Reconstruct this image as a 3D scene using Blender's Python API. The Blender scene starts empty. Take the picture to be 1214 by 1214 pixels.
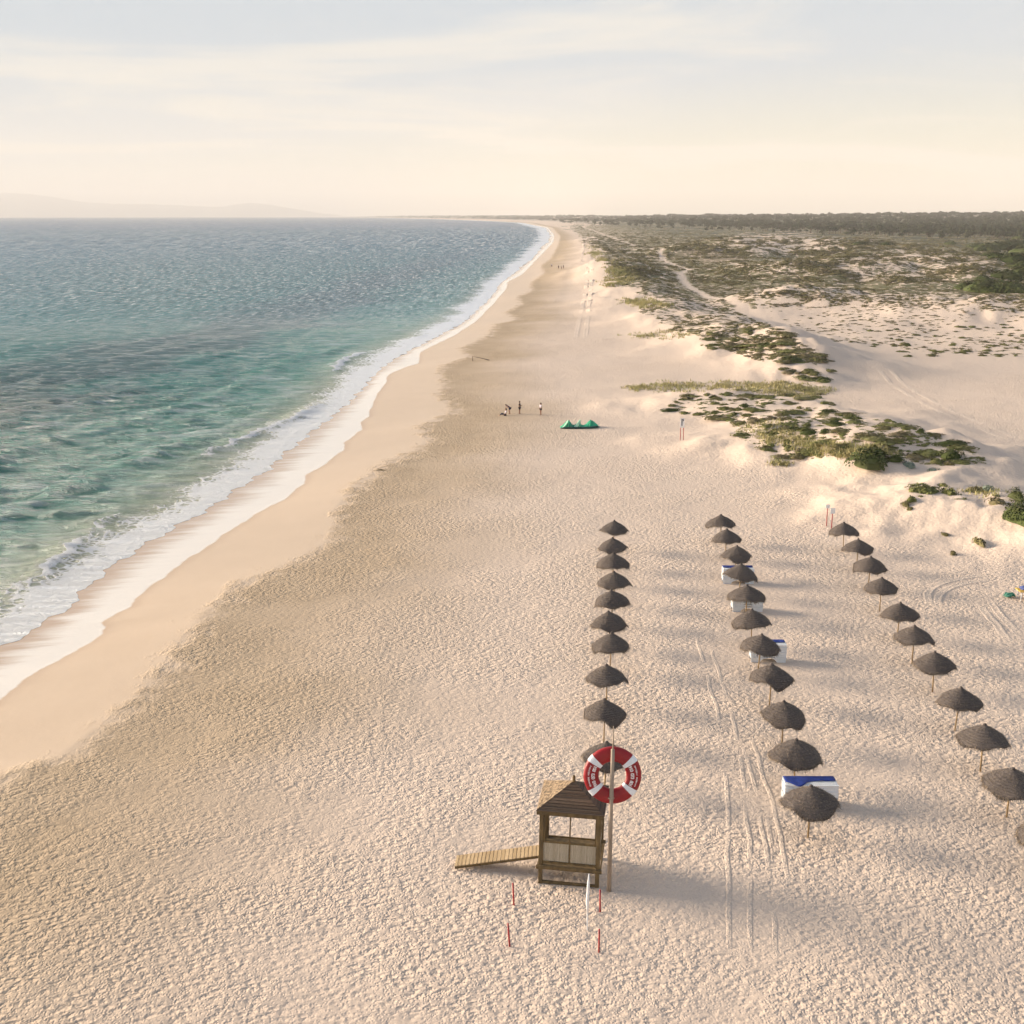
import bpy, bmesh, math, random
import numpy as np
from mathutils import Vector, Matrix

R = math.radians
scene = bpy.context.scene
col = scene.collection
rng = np.random.default_rng(7)
random.seed(7)

# ------------------------------------------------------------------ camera
W0 = 1214.0; F = 1416.0; H = 27.0; HOR = 253.5
PITCH = math.atan((607 - HOR) / F)
CP, SP = math.cos(PITCH), math.sin(PITCH)
RE = 7.4e6
cam_d = bpy.data.cameras.new('camera'); cam = bpy.data.objects.new('camera', cam_d); col.objects.link(cam)
cam_d.sensor_width = 36; cam_d.lens = F / W0 * 36
cam_d.clip_start = 0.5; cam_d.clip_end = 90000
cam.location = (0, 0, H); cam.rotation_euler = (math.pi / 2 - PITCH, 0, 0)
scene.camera = cam

SUN_EL, SUN_AZ = 11.5, 71.0            # azimuth measured from +Y towards -X
SUN_DIR = Vector((-math.sin(R(SUN_AZ)) * math.cos(R(SUN_EL)), math.cos(R(SUN_AZ)) * math.cos(R(SUN_EL)), math.sin(R(SUN_EL))))

def at(px, py, z=0.0):
    """point of the curved level z seen at photo pixel (px, py)"""
    u = (px - 607) / F; v = (py - 607) / F
    d = v * CP + SP; f = CP - v * SP
    t = (H - z) / d
    for _ in range(12):
        t = (H - z + (t * t * (f * f + u * u)) / (2 * RE)) / d
    return u * t, f * t

def project(X, Y, Z):
    h = H - Z
    f = Y * CP + h * SP; d = h * CP - Y * SP
    f = np.where(f < 0.1, 0.1, f)
    return 607 + F * X / f, 607 + F * d / f

def curv(X, Y): return (X * X + Y * Y) / (2 * RE)

# ------------------------------------------------------------------ noise
_perm = np.random.default_rng(3).random((256, 256))
def vnoise(x, y):
    x = np.asarray(x, float); y = np.asarray(y, float)
    xi = np.floor(x).astype(int); yi = np.floor(y).astype(int)
    fx = x - xi; fy = y - yi
    fx = fx * fx * (3 - 2 * fx); fy = fy * fy * (3 - 2 * fy)
    a = _perm[xi % 256, yi % 256]; b = _perm[(xi + 1) % 256, yi % 256]
    c = _perm[xi % 256, (yi + 1) % 256]; d = _perm[(xi + 1) % 256, (yi + 1) % 256]
    return (a * (1 - fx) + b * fx) * (1 - fy) + (c * (1 - fx) + d * fx) * fy
def fbm(x, y, o=4):
    s = 0; a = 0.5; n = 0
    for i in range(o):
        s = s + a * vnoise(x * 2 ** i + 17.3 * i, y * 2 ** i + 9.1 * i); n += a; a *= .5
    return s / n
def sst(a, b, x):
    t = np.clip((x - a) / (b - a), 0, 1); return t * t * (3 - 2 * t)

# ------------------------------------------------------------------ shore lines (traced points set down on the ground)
def curve(pts, z):
    P = [at(x, y, z) for x, y in pts]
    P.sort(key=lambda p: p[1])
    Y = [p[1] for p in P]; X = [p[0] for p in P]
    k = (X[4] - X[0]) / (Y[4] - Y[0])
    X = [X[0] + k * (-150 - Y[0])] + X; Y = [-150] + Y
    k = (X[-1] - X[-2]) / (Y[-1] - Y[-2])
    X.append(X[-1] + k * (40000 - Y[-1])); Y.append(40000)
    Y = np.array(Y); X = np.array(X)
    return lambda y: np.interp(y, Y, X)
FARP = [(620, 264.2), (590, 262.6), (562, 261.4), (530, 260.2), (500, 259.3), (470, 258.6), (444, 258.1)]
c1f = curve([(0, 766), (30, 750), (69, 725), (93, 704), (125, 676), (156, 652), (185, 637), (214, 621), (240, 606), (263, 590), (285, 577), (301, 566), (316, 555.7),
             (339.5, 534.6), (363, 516), (387, 497.7), (405, 484), (425, 465), (441, 447), (460, 430), (482, 417), (512, 402), (548, 383), (577, 358), (596, 334),
             (612, 322), (632, 306), (641, 296), (650, 287), (653, 279), (647, 270.5)] + FARP, -1.6)
c2f = curve([(0, 830), (28, 808), (60, 787), (97, 766), (122, 752), (126, 744), (119, 738), (152, 720), (180, 695), (208, 673), (249, 645), (280, 625), (308, 607),
             (339.5, 590), (360, 573), (363, 563.6), (381.7, 553), (408, 532), (409.4, 524), (429, 509.5), (427, 501.6), (437, 493.7), (445, 471),
             (458, 452.9), (459.5, 445), (479, 435.7), (497.7, 430.5), (496.4, 418.6), (510.9, 410.7), (537, 398.8), (563.6, 381.7), (584.7, 360.6),
             (600.5, 342), (602, 334), (620, 325), (633, 311), (645, 299), (656, 287.5), (657, 278.5), (649.7, 269.7)] + FARP, -1.2)
c3f = curve([(0, 920), (69, 898), (138, 846), (173, 811), (225, 745), (277, 694), (340, 668), (391, 640), (397, 603), (418.6, 576.8), (458, 547.8), (495, 532),
             (505.6, 521.4), (495, 505.6), (537, 488.5), (529, 479), (516, 468.7), (526.7, 458), (518.8, 447.6), (526.7, 431.8), (553, 423.9), (545, 413),
             (579.4, 397.5), (587, 384), (613.6, 379), (597.8, 371), (618, 360.6), (612, 352), (630, 345), (628, 336), (645, 325), (640, 316), (652, 308),
             (661, 292), (664, 280), (655, 270), (628, 264.3), (590, 262.2)] + FARP[2:], -0.4)
cvf = curve([(1250, 520), (1100, 470), (1000, 440), (900, 425), (800, 402), (762, 375), (740, 345), (727, 327), (713, 305), (709, 295), (698, 284.5), (686, 274), (671, 268), (640, 263.3), (600, 261.2), (560, 260.0), (500, 258.9)], 0)
def wig(Y, a): return a * (np.sin(Y * .9) + .6 * np.sin(Y * 2.1 + 1) + .5 * np.sin(Y * .37 + 2) + .35 * np.sin(Y * 4.3))
def C1(Y): return c1f(Y) + wig(Y, .22) * np.clip(1 + Y / 300, 1, 6)
def C2(Y): return np.maximum(c2f(Y) + wig(Y * .8 + 5, .10), C1(Y) + .5)
def C3(Y): return c3f(Y)

# ------------------------------------------------------------------ terrain height
def seg_d(X, Y, P):
    """distance to a polyline"""
    best = np.full(np.shape(X), 1e9); par = np.zeros(np.shape(X)); L = 0
    for (x0, y0), (x1, y1) in zip(P[:-1], P[1:]):
        dx, dy = x1 - x0, y1 - y0; l2 = dx * dx + dy * dy
        t = np.clip(((X - x0) * dx + (Y - y0) * dy) / l2, 0, 1)
        d = np.hypot(X - x0 - t * dx, Y - y0 - t * dy)
        m = d < best
        best = np.where(m, d, best); par = np.where(m, L + t * math.sqrt(l2), par); L += math.sqrt(l2)
    return best, par
def rp(pts, z): return [at(x, y, z) for x, y in pts]
RIDGES = [  # (polyline, height, half width)
    (rp([(850, 466), (900, 470), (960, 482), (1020, 500), (1075, 520), (1130, 540)], 2.2), 2.3, 12.0),
    (rp([(905, 520), (960, 525), (1020, 532), (1060, 535)], 1.6), 1.7, 9.0),
    (rp([(1085, 590), (1140, 588), (1200, 598), (1270, 610), (1400, 640)], 1.7), 2.1, 8.0),
    (rp([(1180, 625), (1230, 640)], 1.0), 1.1, 5.0),
    (rp([(850, 400), (905, 405), (960, 425)], 1.6), 2.2, 9.0),
    (rp([(725, 318), (760, 345), (800, 368), (850, 385), (900, 398), (950, 418)], 2.5), 3.0, 15.0),
    (rp([(700, 283), (715, 300), (735, 325)], 3.0), 3.5, 22.0),
    (rp([(985, 352), (1060, 356), (1130, 362), (1214, 360), (1300, 370)], 3.0), 3.6, 26.0),
    (rp([(930, 352), (960, 345), (1000, 343)], 3.0), 3.4, 12.0),
    (rp([(1170, 358), (1190, 356)], 5.0), 2.5, 10.0),
    (rp([(840, 292), (880, 284), (930, 283), (985, 286)], 7.0), 8.0, 45.0),
    (rp([(985, 312), (1040, 303), (1100, 303), (1160, 314)], 7.0), 8.0, 42.0),
    (rp([(1000, 292), (1060, 290), (1100, 292)], 7.0), 6.0, 40.0),
    (rp([(930, 440), (975, 447)], 1.2), 1.3, 6.0),
]
def ground(X, Y):
    X = np.asarray(X, float); Y = np.asarray(Y, float)
    a = X - C1(Y); w1 = np.maximum(C2(Y) - C1(Y), .5); b = X - C2(Y); w2 = np.maximum(C3(Y) - C2(Y), 1.0)
    z = np.where(a < 0, -1.6 + np.maximum(a * .09, -4), np.where(b < 0, -1.6 + .4 * a / w1, -1.2 + .85 * np.clip(b / w2, 0, 1)))
    c = X - C3(Y)
    z = z + .35 * sst(0, 14, c)
    inl = X - cvf(Y)
    amp = sst(0, 60, inl) * sst(180, 420, Y)
    z = z + amp * (3.2 * (fbm(X / 45 + 3, Y / 60 + 8, 4) - .42)) + sst(-8, 20, inl) * sst(200, 300, Y) * (fbm(X / 9, Y / 12, 3) - .5) * 1.1
    for P, h, w in RIDGES:
        xs = [p[0] for p in P]; ys = [p[1] for p in P]
        m = (X > min(xs) - 3 * w) & (X < max(xs) + 3 * w) & (Y > min(ys) - 3 * w) & (Y < max(ys) + 3 * w)
        if m.any():
            x = X[m] if X.ndim else X; y = Y[m] if Y.ndim else Y
            wx = x + (fbm(x / (w * .8), y / (w * .8), 3) - .5) * w * 1.2; wy = y + (fbm(x / (w * .8) + 50, y / (w * .8), 3) - .5) * w * 1.2
            d, _ = seg_d(wx, wy, P)
            g = h * np.exp(-(d / w) ** 2) * (1 + .5 * (fbm(x / (w * .35), y / (w * .35), 3) - .5))
            if X.ndim: z[m] = z[m] + g
            else: z = z + g
    # low wooded rise inland
    ang = np.clip(X / np.maximum(Y, 1) / .43, -.3, 1.3)
    z = z + sst(1300, 4200, Y) * sst(0, 600, inl) * (11 + 17 * np.clip(ang, 0, 1.3) ** 1.2 + 14 * (fbm(X / 420, Y / 800, 3) - .5))
    return z - curv(X, Y)

def hit(px, py):
    """where the sight lines of photo points meet the terrain"""
    px = np.asarray(px, float); py = np.asarray(py, float)
    u = (px - 607) / F; v = (py - 607) / F; d = v * CP + SP; f = CP - v * SP
    t0 = np.clip((H - 9) / d, 20, None); t1 = np.clip((H + 1.0) / np.maximum(d, .002), 30, 9000)
    n = 60
    prev = None; out = t1.copy(); done = np.zeros(px.shape, bool)
    for i in range(n + 1):
        t = t0 * (t1 / t0) ** (i / n)
        g = (H - d * t) - ground(u * t, f * t)
        if prev is not None:
            c = (g < 0) & ~done
            tt = pt + (t - pt) * np.clip(prev / np.maximum(prev - g, 1e-6), 0, 1)
            out = np.where(c, tt, out); done |= c
        prev = g; pt = t
    X = u * out; Y = f * out
    return X, Y, ground(X, Y)

def inpoly(px, py, P):
    r = np.zeros(np.shape(px), bool); n = len(P)
    for i in range(n):
        x0, y0 = P[i]; x1, y1 = P[(i + 1) % n]
        c = ((y0 > py) != (y1 > py)) & (px < (x1 - x0) * (py - y0) / ((y1 - y0) + 1e-12) + x0)
        r ^= c
    return r

VEG = [  # (outline, cover)
    ([(700, 262), (760, 282), (850, 322), (905, 350), (905, 368), (850, 362), (780, 345), (740, 335), (715, 300)], .70),
    ([(671, 268), (699, 284.5), (711, 300), (716, 310), (730, 322), (738, 342), (760, 348), (790, 352), (830, 345), (805, 330), (790, 308), (757, 293), (700, 266)], .68),
    ([(700, 256), (1300, 254), (1300, 352), (1140, 350), (1060, 347), (1000, 342), (930, 338), (880, 348), (835, 336), (818, 320), (790, 303), (757, 293)], .74),
    ([(848, 290), (880, 277), (935, 274), (1000, 281), (1002, 293), (960, 296), (900, 298)], .42),
    ([(985, 322), (1003, 305), (1060, 296), (1130, 300), (1190, 318), (1195, 332), (1110, 333), (1040, 328)], .58),
    ([(860, 312), (920, 310), (965, 322), (960, 330), (900, 330)], .60),
    ([(760, 362), (800, 350), (850, 358), (900, 376), (940, 398), (975, 428), (930, 432), (860, 415), (825, 396), (780, 384)], .55),
    ([(868, 352), (930, 338), (1000, 342), (1060, 347), (1140, 350), (1300, 352), (1300, 372), (1100, 372), (1000, 368), (930, 372)], .50),
    ([(900, 368), (1000, 366), (1300, 370), (1300, 420), (1100, 420), (1000, 404), (950, 396)], .15),
]
PATH = [at(x, y, 1.0) for x, y in [(690, 268), (715, 277), (740, 286), (757, 293), (773, 297), (789, 302), (781, 305), (800, 315), (818, 320), (804, 326), (810, 334), (825, 344), (850, 354), (880, 365), (925, 388), (965, 410), (1010, 432), (1060, 445), (1130, 462)]]
def cover(X, Y, Z):
    px, py = project(X, Y, Z)
    jit = 3.5
    qx = px + (fbm(X / 16, Y / 22, 3) - .5) * 40; qy = py + (fbm(X / 16 + 40, Y / 22, 3) - .5) * jit * 3
    v = np.zeros(np.shape(X))
    for P, c in VEG: v = np.where(inpoly(qx, qy, P), c, v)
    return v

# ------------------------------------------------------------------ mesh helpers
def mesh_np(name, V, Fc, mats=(), smooth=True, attrs=None, quads=True):
    me = bpy.data.meshes.new(name)
    V = np.ascontiguousarray(V, dtype=np.float32); Fc = np.ascontiguousarray(Fc, dtype=np.int32)
    k = Fc.shape[1]
    me.vertices.add(len(V)); me.vertices.foreach_set('co', V.ravel())
    me.loops.add(Fc.size); me.loops.foreach_set('vertex_index', Fc.ravel())
    me.polygons.add(len(Fc)); me.polygons.foreach_set('loop_start', np.arange(0, Fc.size, k, dtype=np.int32))
    me.polygons.foreach_set('use_smooth', np.full(len(Fc), smooth))
    me.update(calc_edges=True)
    for n, a in (attrs or {}).items():
        at_ = me.attributes.new(n, 'FLOAT', 'POINT'); at_.data.foreach_set('value', np.ascontiguousarray(a, dtype=np.float32).ravel())
    for m in mats: me.materials.append(m)
    return me
def grid_faces(nr, nc):
    i = np.arange(nr - 1)[:, None] * nc + np.arange(nc - 1)[None, :]
    i = i.ravel()
    return np.stack([i, i + 1, i + nc + 1, i + nc], 1)
def link(name, me, parent=None):
    o = bpy.data.objects.new(name, me); col.objects.link(o)
    if parent: o.parent = parent
    return o
def tag(o, label=None, cat=None, group=None, kind=None):
    if label: o['label'] = label
    if cat: o['category'] = cat
    if group: o['group'] = group
    if kind: o['kind'] = kind
    return o
def empty(name, loc, rz=0):
    o = bpy.data.objects.new(name, None); col.objects.link(o); o.location = loc; o.rotation_euler = (0, 0, rz); o.empty_display_size = .3
    return o
class MB:
    def __init__(s): s.v = []; s.f = []
    def add(s, v, f):
        o = len(s.v); s.v += [tuple(p) for p in v]; s.f += [tuple(i + o for i in q) for q in f]
    def box(s, c, d, rot=None):
        x, y, z = d[0] / 2, d[1] / 2, d[2] / 2
        P = [Vector(p) for p in [(-x, -y, -z), (x, -y, -z), (x, y, -z), (-x, y, -z), (-x, -y, z), (x, -y, z), (x, y, z), (-x, y, z)]]
        if rot is not None: P = [rot @ p for p in P]
        s.add([p + Vector(c) for p in P], [(0, 3, 2, 1), (4, 5, 6, 7), (0, 1, 5, 4), (1, 2, 6, 5), (2, 3, 7, 6), (3, 0, 4, 7)])
    def bar(s, a, b, w, h):
        a, b = Vector(a), Vector(b); d = b - a; L = d.length
        q = d.to_track_quat('X', 'Z').to_matrix()
        s.box((a + b) / 2, (L, w, h), q)
    def tube(s, pts, rad, n=10, cap=True):
        pts = [Vector(p) for p in pts]; rad = rad if isinstance(rad, (list, tuple)) else [rad] * len(pts)
        vs = []; fs = []
        for i, p in enumerate(pts):
            d = (pts[min(i + 1, len(pts) - 1)] - pts[max(i - 1, 0)]).normalized()
            a = d.orthogonal().normalized() if i == 0 else (a - d * a.dot(d)).normalized()
            b = d.cross(a)
            for k in range(n):
                t = 2 * math.pi * k / n; vs.append(p + (a * math.cos(t) + b * math.sin(t)) * rad[i])
        for i in range(len(pts) - 1):
            for k in range(n):
                fs.append((i * n + k, i * n + (k + 1) % n, (i + 1) * n + (k + 1) % n, (i + 1) * n + k))
        if cap: fs.append(tuple(range(n))[::-1]); fs.append(tuple((len(pts) - 1) * n + k for k in range(n)))
        s.add(vs, fs)
    def build(s, name, mat, parent=None, smooth=False, bevel=0):
        me = bpy.data.meshes.new(name); me.from_pydata(s.v, [], s.f); me.materials.append(mat)
        if bevel:
            bm = bmesh.new(); bm.from_mesh(me); bmesh.ops.remove_doubles(bm, verts=bm.verts, dist=1e-5)
            bmesh.ops.bevel(bm, geom=list(bm.edges), offset=bevel, segments=1, affect='EDGES', clamp_overlap=True)
            bm.to_mesh(me); bm.free()
        if smooth:
            for p in me.polygons: p.use_smooth = True
        return link(name, me, parent)

# ------------------------------------------------------------------ materials
class NT:
    def __init__(s, name):
        s.m = bpy.data.materials.new(name); s.m.use_nodes = True; s.t = s.m.node_tree
        s.b = s.t.nodes['Principled BSDF']; s.out = s.t.nodes['Material Output']
    def n(s, ty, ins=None, **kw):
        nd = s.t.nodes.new(ty)
        for k, v in kw.items(): setattr(nd, k, v)
        for k, v in (ins or {}).items():
            sock = nd.inputs[k]
            if isinstance(v, bpy.types.NodeSocket): s.t.links.new(v, sock)
            elif isinstance(v, bpy.types.Node): s.t.links.new(v.outputs[0], sock)
            else: sock.default_value = v
        return nd
    def set(s, k, v):
        if isinstance(v, bpy.types.Node): v = v.outputs[0]
        if isinstance(v, bpy.types.NodeSocket): s.t.links.new(v, s.b.inputs[k])
        else: s.b.inputs[k].default_value = v
    def math(s, op, a, b=0.0, c=0.0, clamp=False): return s.n('ShaderNodeMath', {0: a, 1: b, 2: c}, operation=op, use_clamp=clamp).outputs[0]
    def attr(s, name): return s.n('ShaderNodeAttribute', attribute_name=name).outputs['Fac']
    def mr(s, v, a, b, c=0.0, d=1.0, smooth=True): return s.n('ShaderNodeMapRange', {'Value': v, 'From Min': a, 'From Max': b, 'To Min': c, 'To Max': d}, interpolation_type='SMOOTHSTEP' if smooth else 'LINEAR').outputs['Result']
    def mix(s, f, a, b, bt='MIX'):
        nd = s.t.nodes.new('ShaderNodeMix'); nd.data_type = 'RGBA'; nd.blend_type = bt
        for k, v in ((0, f), (6, a), (7, b)):
            if isinstance(v, bpy.types.Node): v = v.outputs[0]
            if isinstance(v, bpy.types.NodeSocket): s.t.links.new(v, nd.inputs[k])
            else: nd.inputs[k].default_value = (*v, 1) if isinstance(v, tuple) and len(v) == 3 else v
        return nd.outputs[2]
    def pos(s): return s.n('ShaderNodeNewGeometry').outputs['Position']
    def obj(s): return s.n('ShaderNodeTexCoord').outputs['Object']
    def scale(s, v, sc, loc=(0, 0, 0), rot=(0, 0, 0)): return s.n('ShaderNodeMapping', {'Vector': v, 'Scale': sc, 'Location': loc, 'Rotation': rot}).outputs[0]
    def noise(s, v, sc, det=3, rough=.55, dist=0.0): return s.n('ShaderNodeTexNoise', {'Vector': v, 'Scale': sc, 'Detail': det, 'Roughness': rough, 'Distortion': dist}).outputs['Fac']
    def bump(s, h, st=1.0, dist=1.0, normal=None):
        ins = {'Height': h, 'Strength': st, 'Distance': dist}
        if normal is not None: ins['Normal'] = normal
        return s.n('ShaderNodeBump', ins).outputs[0]
def simple(name, c, rough=.7, var=.15, sc=6, bump=0, bsc=20, stretch=(1, 1, 1), metal=0, coord='obj'):
    t = NT(name); v = t.scale(t.obj() if coord == 'obj' else t.pos(), stretch)
    n = t.noise(v, sc, 4)
    f = t.mr(n, .3, .7)
    lo = tuple(x * (1 - var) for x in c); hi = tuple(min(1, x * (1 + var)) for x in c)
    t.set('Base Color', t.mix(f, lo, hi)); t.set('Roughness', rough); t.set('Metallic', metal)
    if bump: t.set('Normal', t.bump(t.noise(v, bsc, 4), .8, bump))
    return t.m

def sand_core(t, dim, warm=0.0):
    """shared look of the trampled beach sand: returns colour, height"""
    p = t.pos()
    wv = t.n('ShaderNodeTexNoise', {'Vector': p, 'Scale': 1.1, 'Detail': 2}).outputs['Color']
    warp = t.n('ShaderNodeVectorMath', {0: p, 1: t.n('ShaderNodeVectorMath', {0: wv, 'Scale': .28}, operation='SCALE').outputs[0]}, operation='ADD').outputs[0]
    v1 = t.n('ShaderNodeTexVoronoi', {'Vector': t.scale(warp, (.82, 1.12, 0)), 'Scale': 3.2, 'Smoothness': .25, 'Randomness': 1.0}, feature='SMOOTH_F1').outputs['Distance']
    v2 = t.n('ShaderNodeTexVoronoi', {'Vector': t.scale(warp, (1.2, 1, 0), (5, 3, 0), (0, 0, .6)), 'Scale': 7.0, 'Smoothness': .3}, feature='SMOOTH_F1').outputs['Distance']
    n1 = t.noise(p, 5.0, 4, .6)
    h = t.math('ADD', t.math('MULTIPLY', t.mr(v1, .06, .62), .36), t.math('ADD', t.math('MULTIPLY', t.mr(v2, .05, .6), .17), t.math('MULTIPLY', n1, .34)))
    return p, h, v1

def make_sand():
    t = NT('beach_sand')
    dfilm, ddry, veg, path, dune = (t.attr(n) for n in ('dfilm', 'ddry', 'veg', 'path', 'dune'))
    p, h, v1 = sand_core(t, 1)
    big = t.noise(p, .035, 3, .5); med = t.noise(p, .22, 4, .6); fine = t.noise(p, 14, 3, .7)
    edge = t.noise(t.scale(p, (1, .7, 1)), .5, 5, .7)
    dd = t.math('ADD', ddry, t.math('MULTIPLY', t.math('SUBTRACT', edge, .5), 7.0))
    dry = t.mr(dd, -.6, 1.6)                                # 0 smooth damp sand, 1 trampled sand
    dry_wide = t.mr(t.math('ADD', ddry, t.math('MULTIPLY', t.math('SUBTRACT', big, .5), 16.0)), 2, 17)
    # colours
    c_dry = t.mix(big, (.66, .53, .43), (.76, .625, .52))
    c_dry = t.mix(t.mr(fine, .3, .75), t.mix(.5, c_dry, (.52, .40, .30)), c_dry)
    c_gold = t.mix(med, (.37, .275, .18), (.50, .385, .27))
    c = t.mix(dry_wide, c_gold, c_dry)
    specks = t.mr(t.noise(p, 3.3, 4, .75), .60, .72)
    nearedge = t.math('SUBTRACT', 1.0, t.mr(dd, 1, 7))
    c = t.mix(t.math('MULTIPLY', t.math('MULTIPLY', specks, nearedge), .8), c, (.30, .19, .09))
    c_damp = t.mix(med, (.57, .43, .30), (.65, .50, .36))
    c = t.mix(dry, c_damp, c)
    # wet strip and swash film
    fe = t.math('ADD', dfilm, t.math('MULTIPLY', t.math('SUBTRACT', t.noise(p, 1.3, 4, .7), .5), .5))
    wet = t.mr(fe, .9, 0.0)
    c = t.mix(t.math('MULTIPLY', wet, .55), c, (.50, .36, .25))
    strk = t.noise(t.scale(p, (.10, .9, 1), rot=(0, 0, R(8))), 1.1, 5, .65)
    infilm = t.mr(fe, .06, -.10)
    dw = t.attr('dwave')                                     # metres up the beach from the foam front
    rel = t.math('DIVIDE', dw, t.math('MAXIMUM', t.math('SUBTRACT', dw, dfilm), .8))   # 0 foam front .. 1 film edge
    body = t.mr(t.math('ADD', rel, t.math('MULTIPLY', t.math('SUBTRACT', strk, .5), 1.1)), .05, .62)
    milk = t.math('MULTIPLY', infilm, body)
    c = t.mix(t.math('MULTIPLY', infilm, .5), c, (.42, .27, .17))
    c = t.mix(t.math('MULTIPLY', milk, .85), c, (.86, .80, .72))
    # vegetation litter and path
    cl = t.n('ShaderNodeTexVoronoi', {'Vector': t.scale(p, (1, .8, 1)), 'Scale': .42, 'Randomness': 1.0}).outputs['Distance']
    gn = t.math('ADD', t.math('MULTIPLY', t.noise(p, .30, 6, .72), .75), t.math('MULTIPLY', cl, .25))
    thr = t.mr(veg, 0.0, 1.0, .18, .72, smooth=False)
    vm = t.math('MULTIPLY', t.mr(t.math('SUBTRACT', thr, gn), -.015, .03), t.mr(veg, .01, .12))
    vm = t.math('MULTIPLY', vm, t.math('SUBTRACT', 1.0, path))
    vcol = t.mix(t.mr(t.noise(p, .09, 4, .6), .35, .65), (.120, .118, .058), (.21, .185, .10))
    vcol = t.mix(t.mr(t.noise(p, .02, 3, .5), .5, .68), vcol, (.25, .20, .135))
    c = t.mix(vm, c, vcol)
    fo = t.attr('forest')
    c = t.mix(t.math('MULTIPLY', fo, t.mr(t.noise(p, .02, 5, .7), .40, .55)), c, (.045, .055, .030))
    t.set('Base Color', c)
    rough = t.mix(infilm, t.mix(dry, (.40,) * 3, (.95,) * 3), (.16,) * 3)
    t.set('Roughness', t.n('ShaderNodeSeparateColor', {0: rough}).outputs[0])
    t.set('Specular IOR Level', t.mr(infilm, 0, 1, .25, .5))
    dimple = t.math('MULTIPLY', dry, t.math('SUBTRACT', 1.0, t.math('MULTIPLY', dune, .75)))
    dimple = t.math('ADD', .04, t.math('MULTIPLY', dimple, t.mr(t.noise(p, .09, 5, .6), .36, .62, .35, 1.3)))
    dimple = t.math('MULTIPLY', dimple, t.mr(fe, -.2, .8))
    hh = t.math('MULTIPLY', h, dimple)
    hh = t.math('ADD', hh, t.math('MULTIPLY', t.math('MULTIPLY', t.noise(p, .8, 4, .6), t.math('ADD', dune, .15)), .9))
    hh = t.math('ADD', hh, t.math('MULTIPLY', vm, 1.2))
    t.set('Normal', t.bump(hh, 1.0, .145))
    return t.m

def make_trackm():
    t = NT('pressed_sand'); p = t.pos()
    t.set('Base Color', t.mix(t.noise(p, .6, 4), (.64, .51, .41), (.72, .59, .48))); t.set('Roughness', .95)
    t.set('Normal', t.bump(t.math('ADD', t.noise(p, 4, 4), t.math('MULTIPLY', t.noise(t.scale(p, (1, 1, 0)), 14, 2), .4)), 1, .13))
    return t.m

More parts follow.
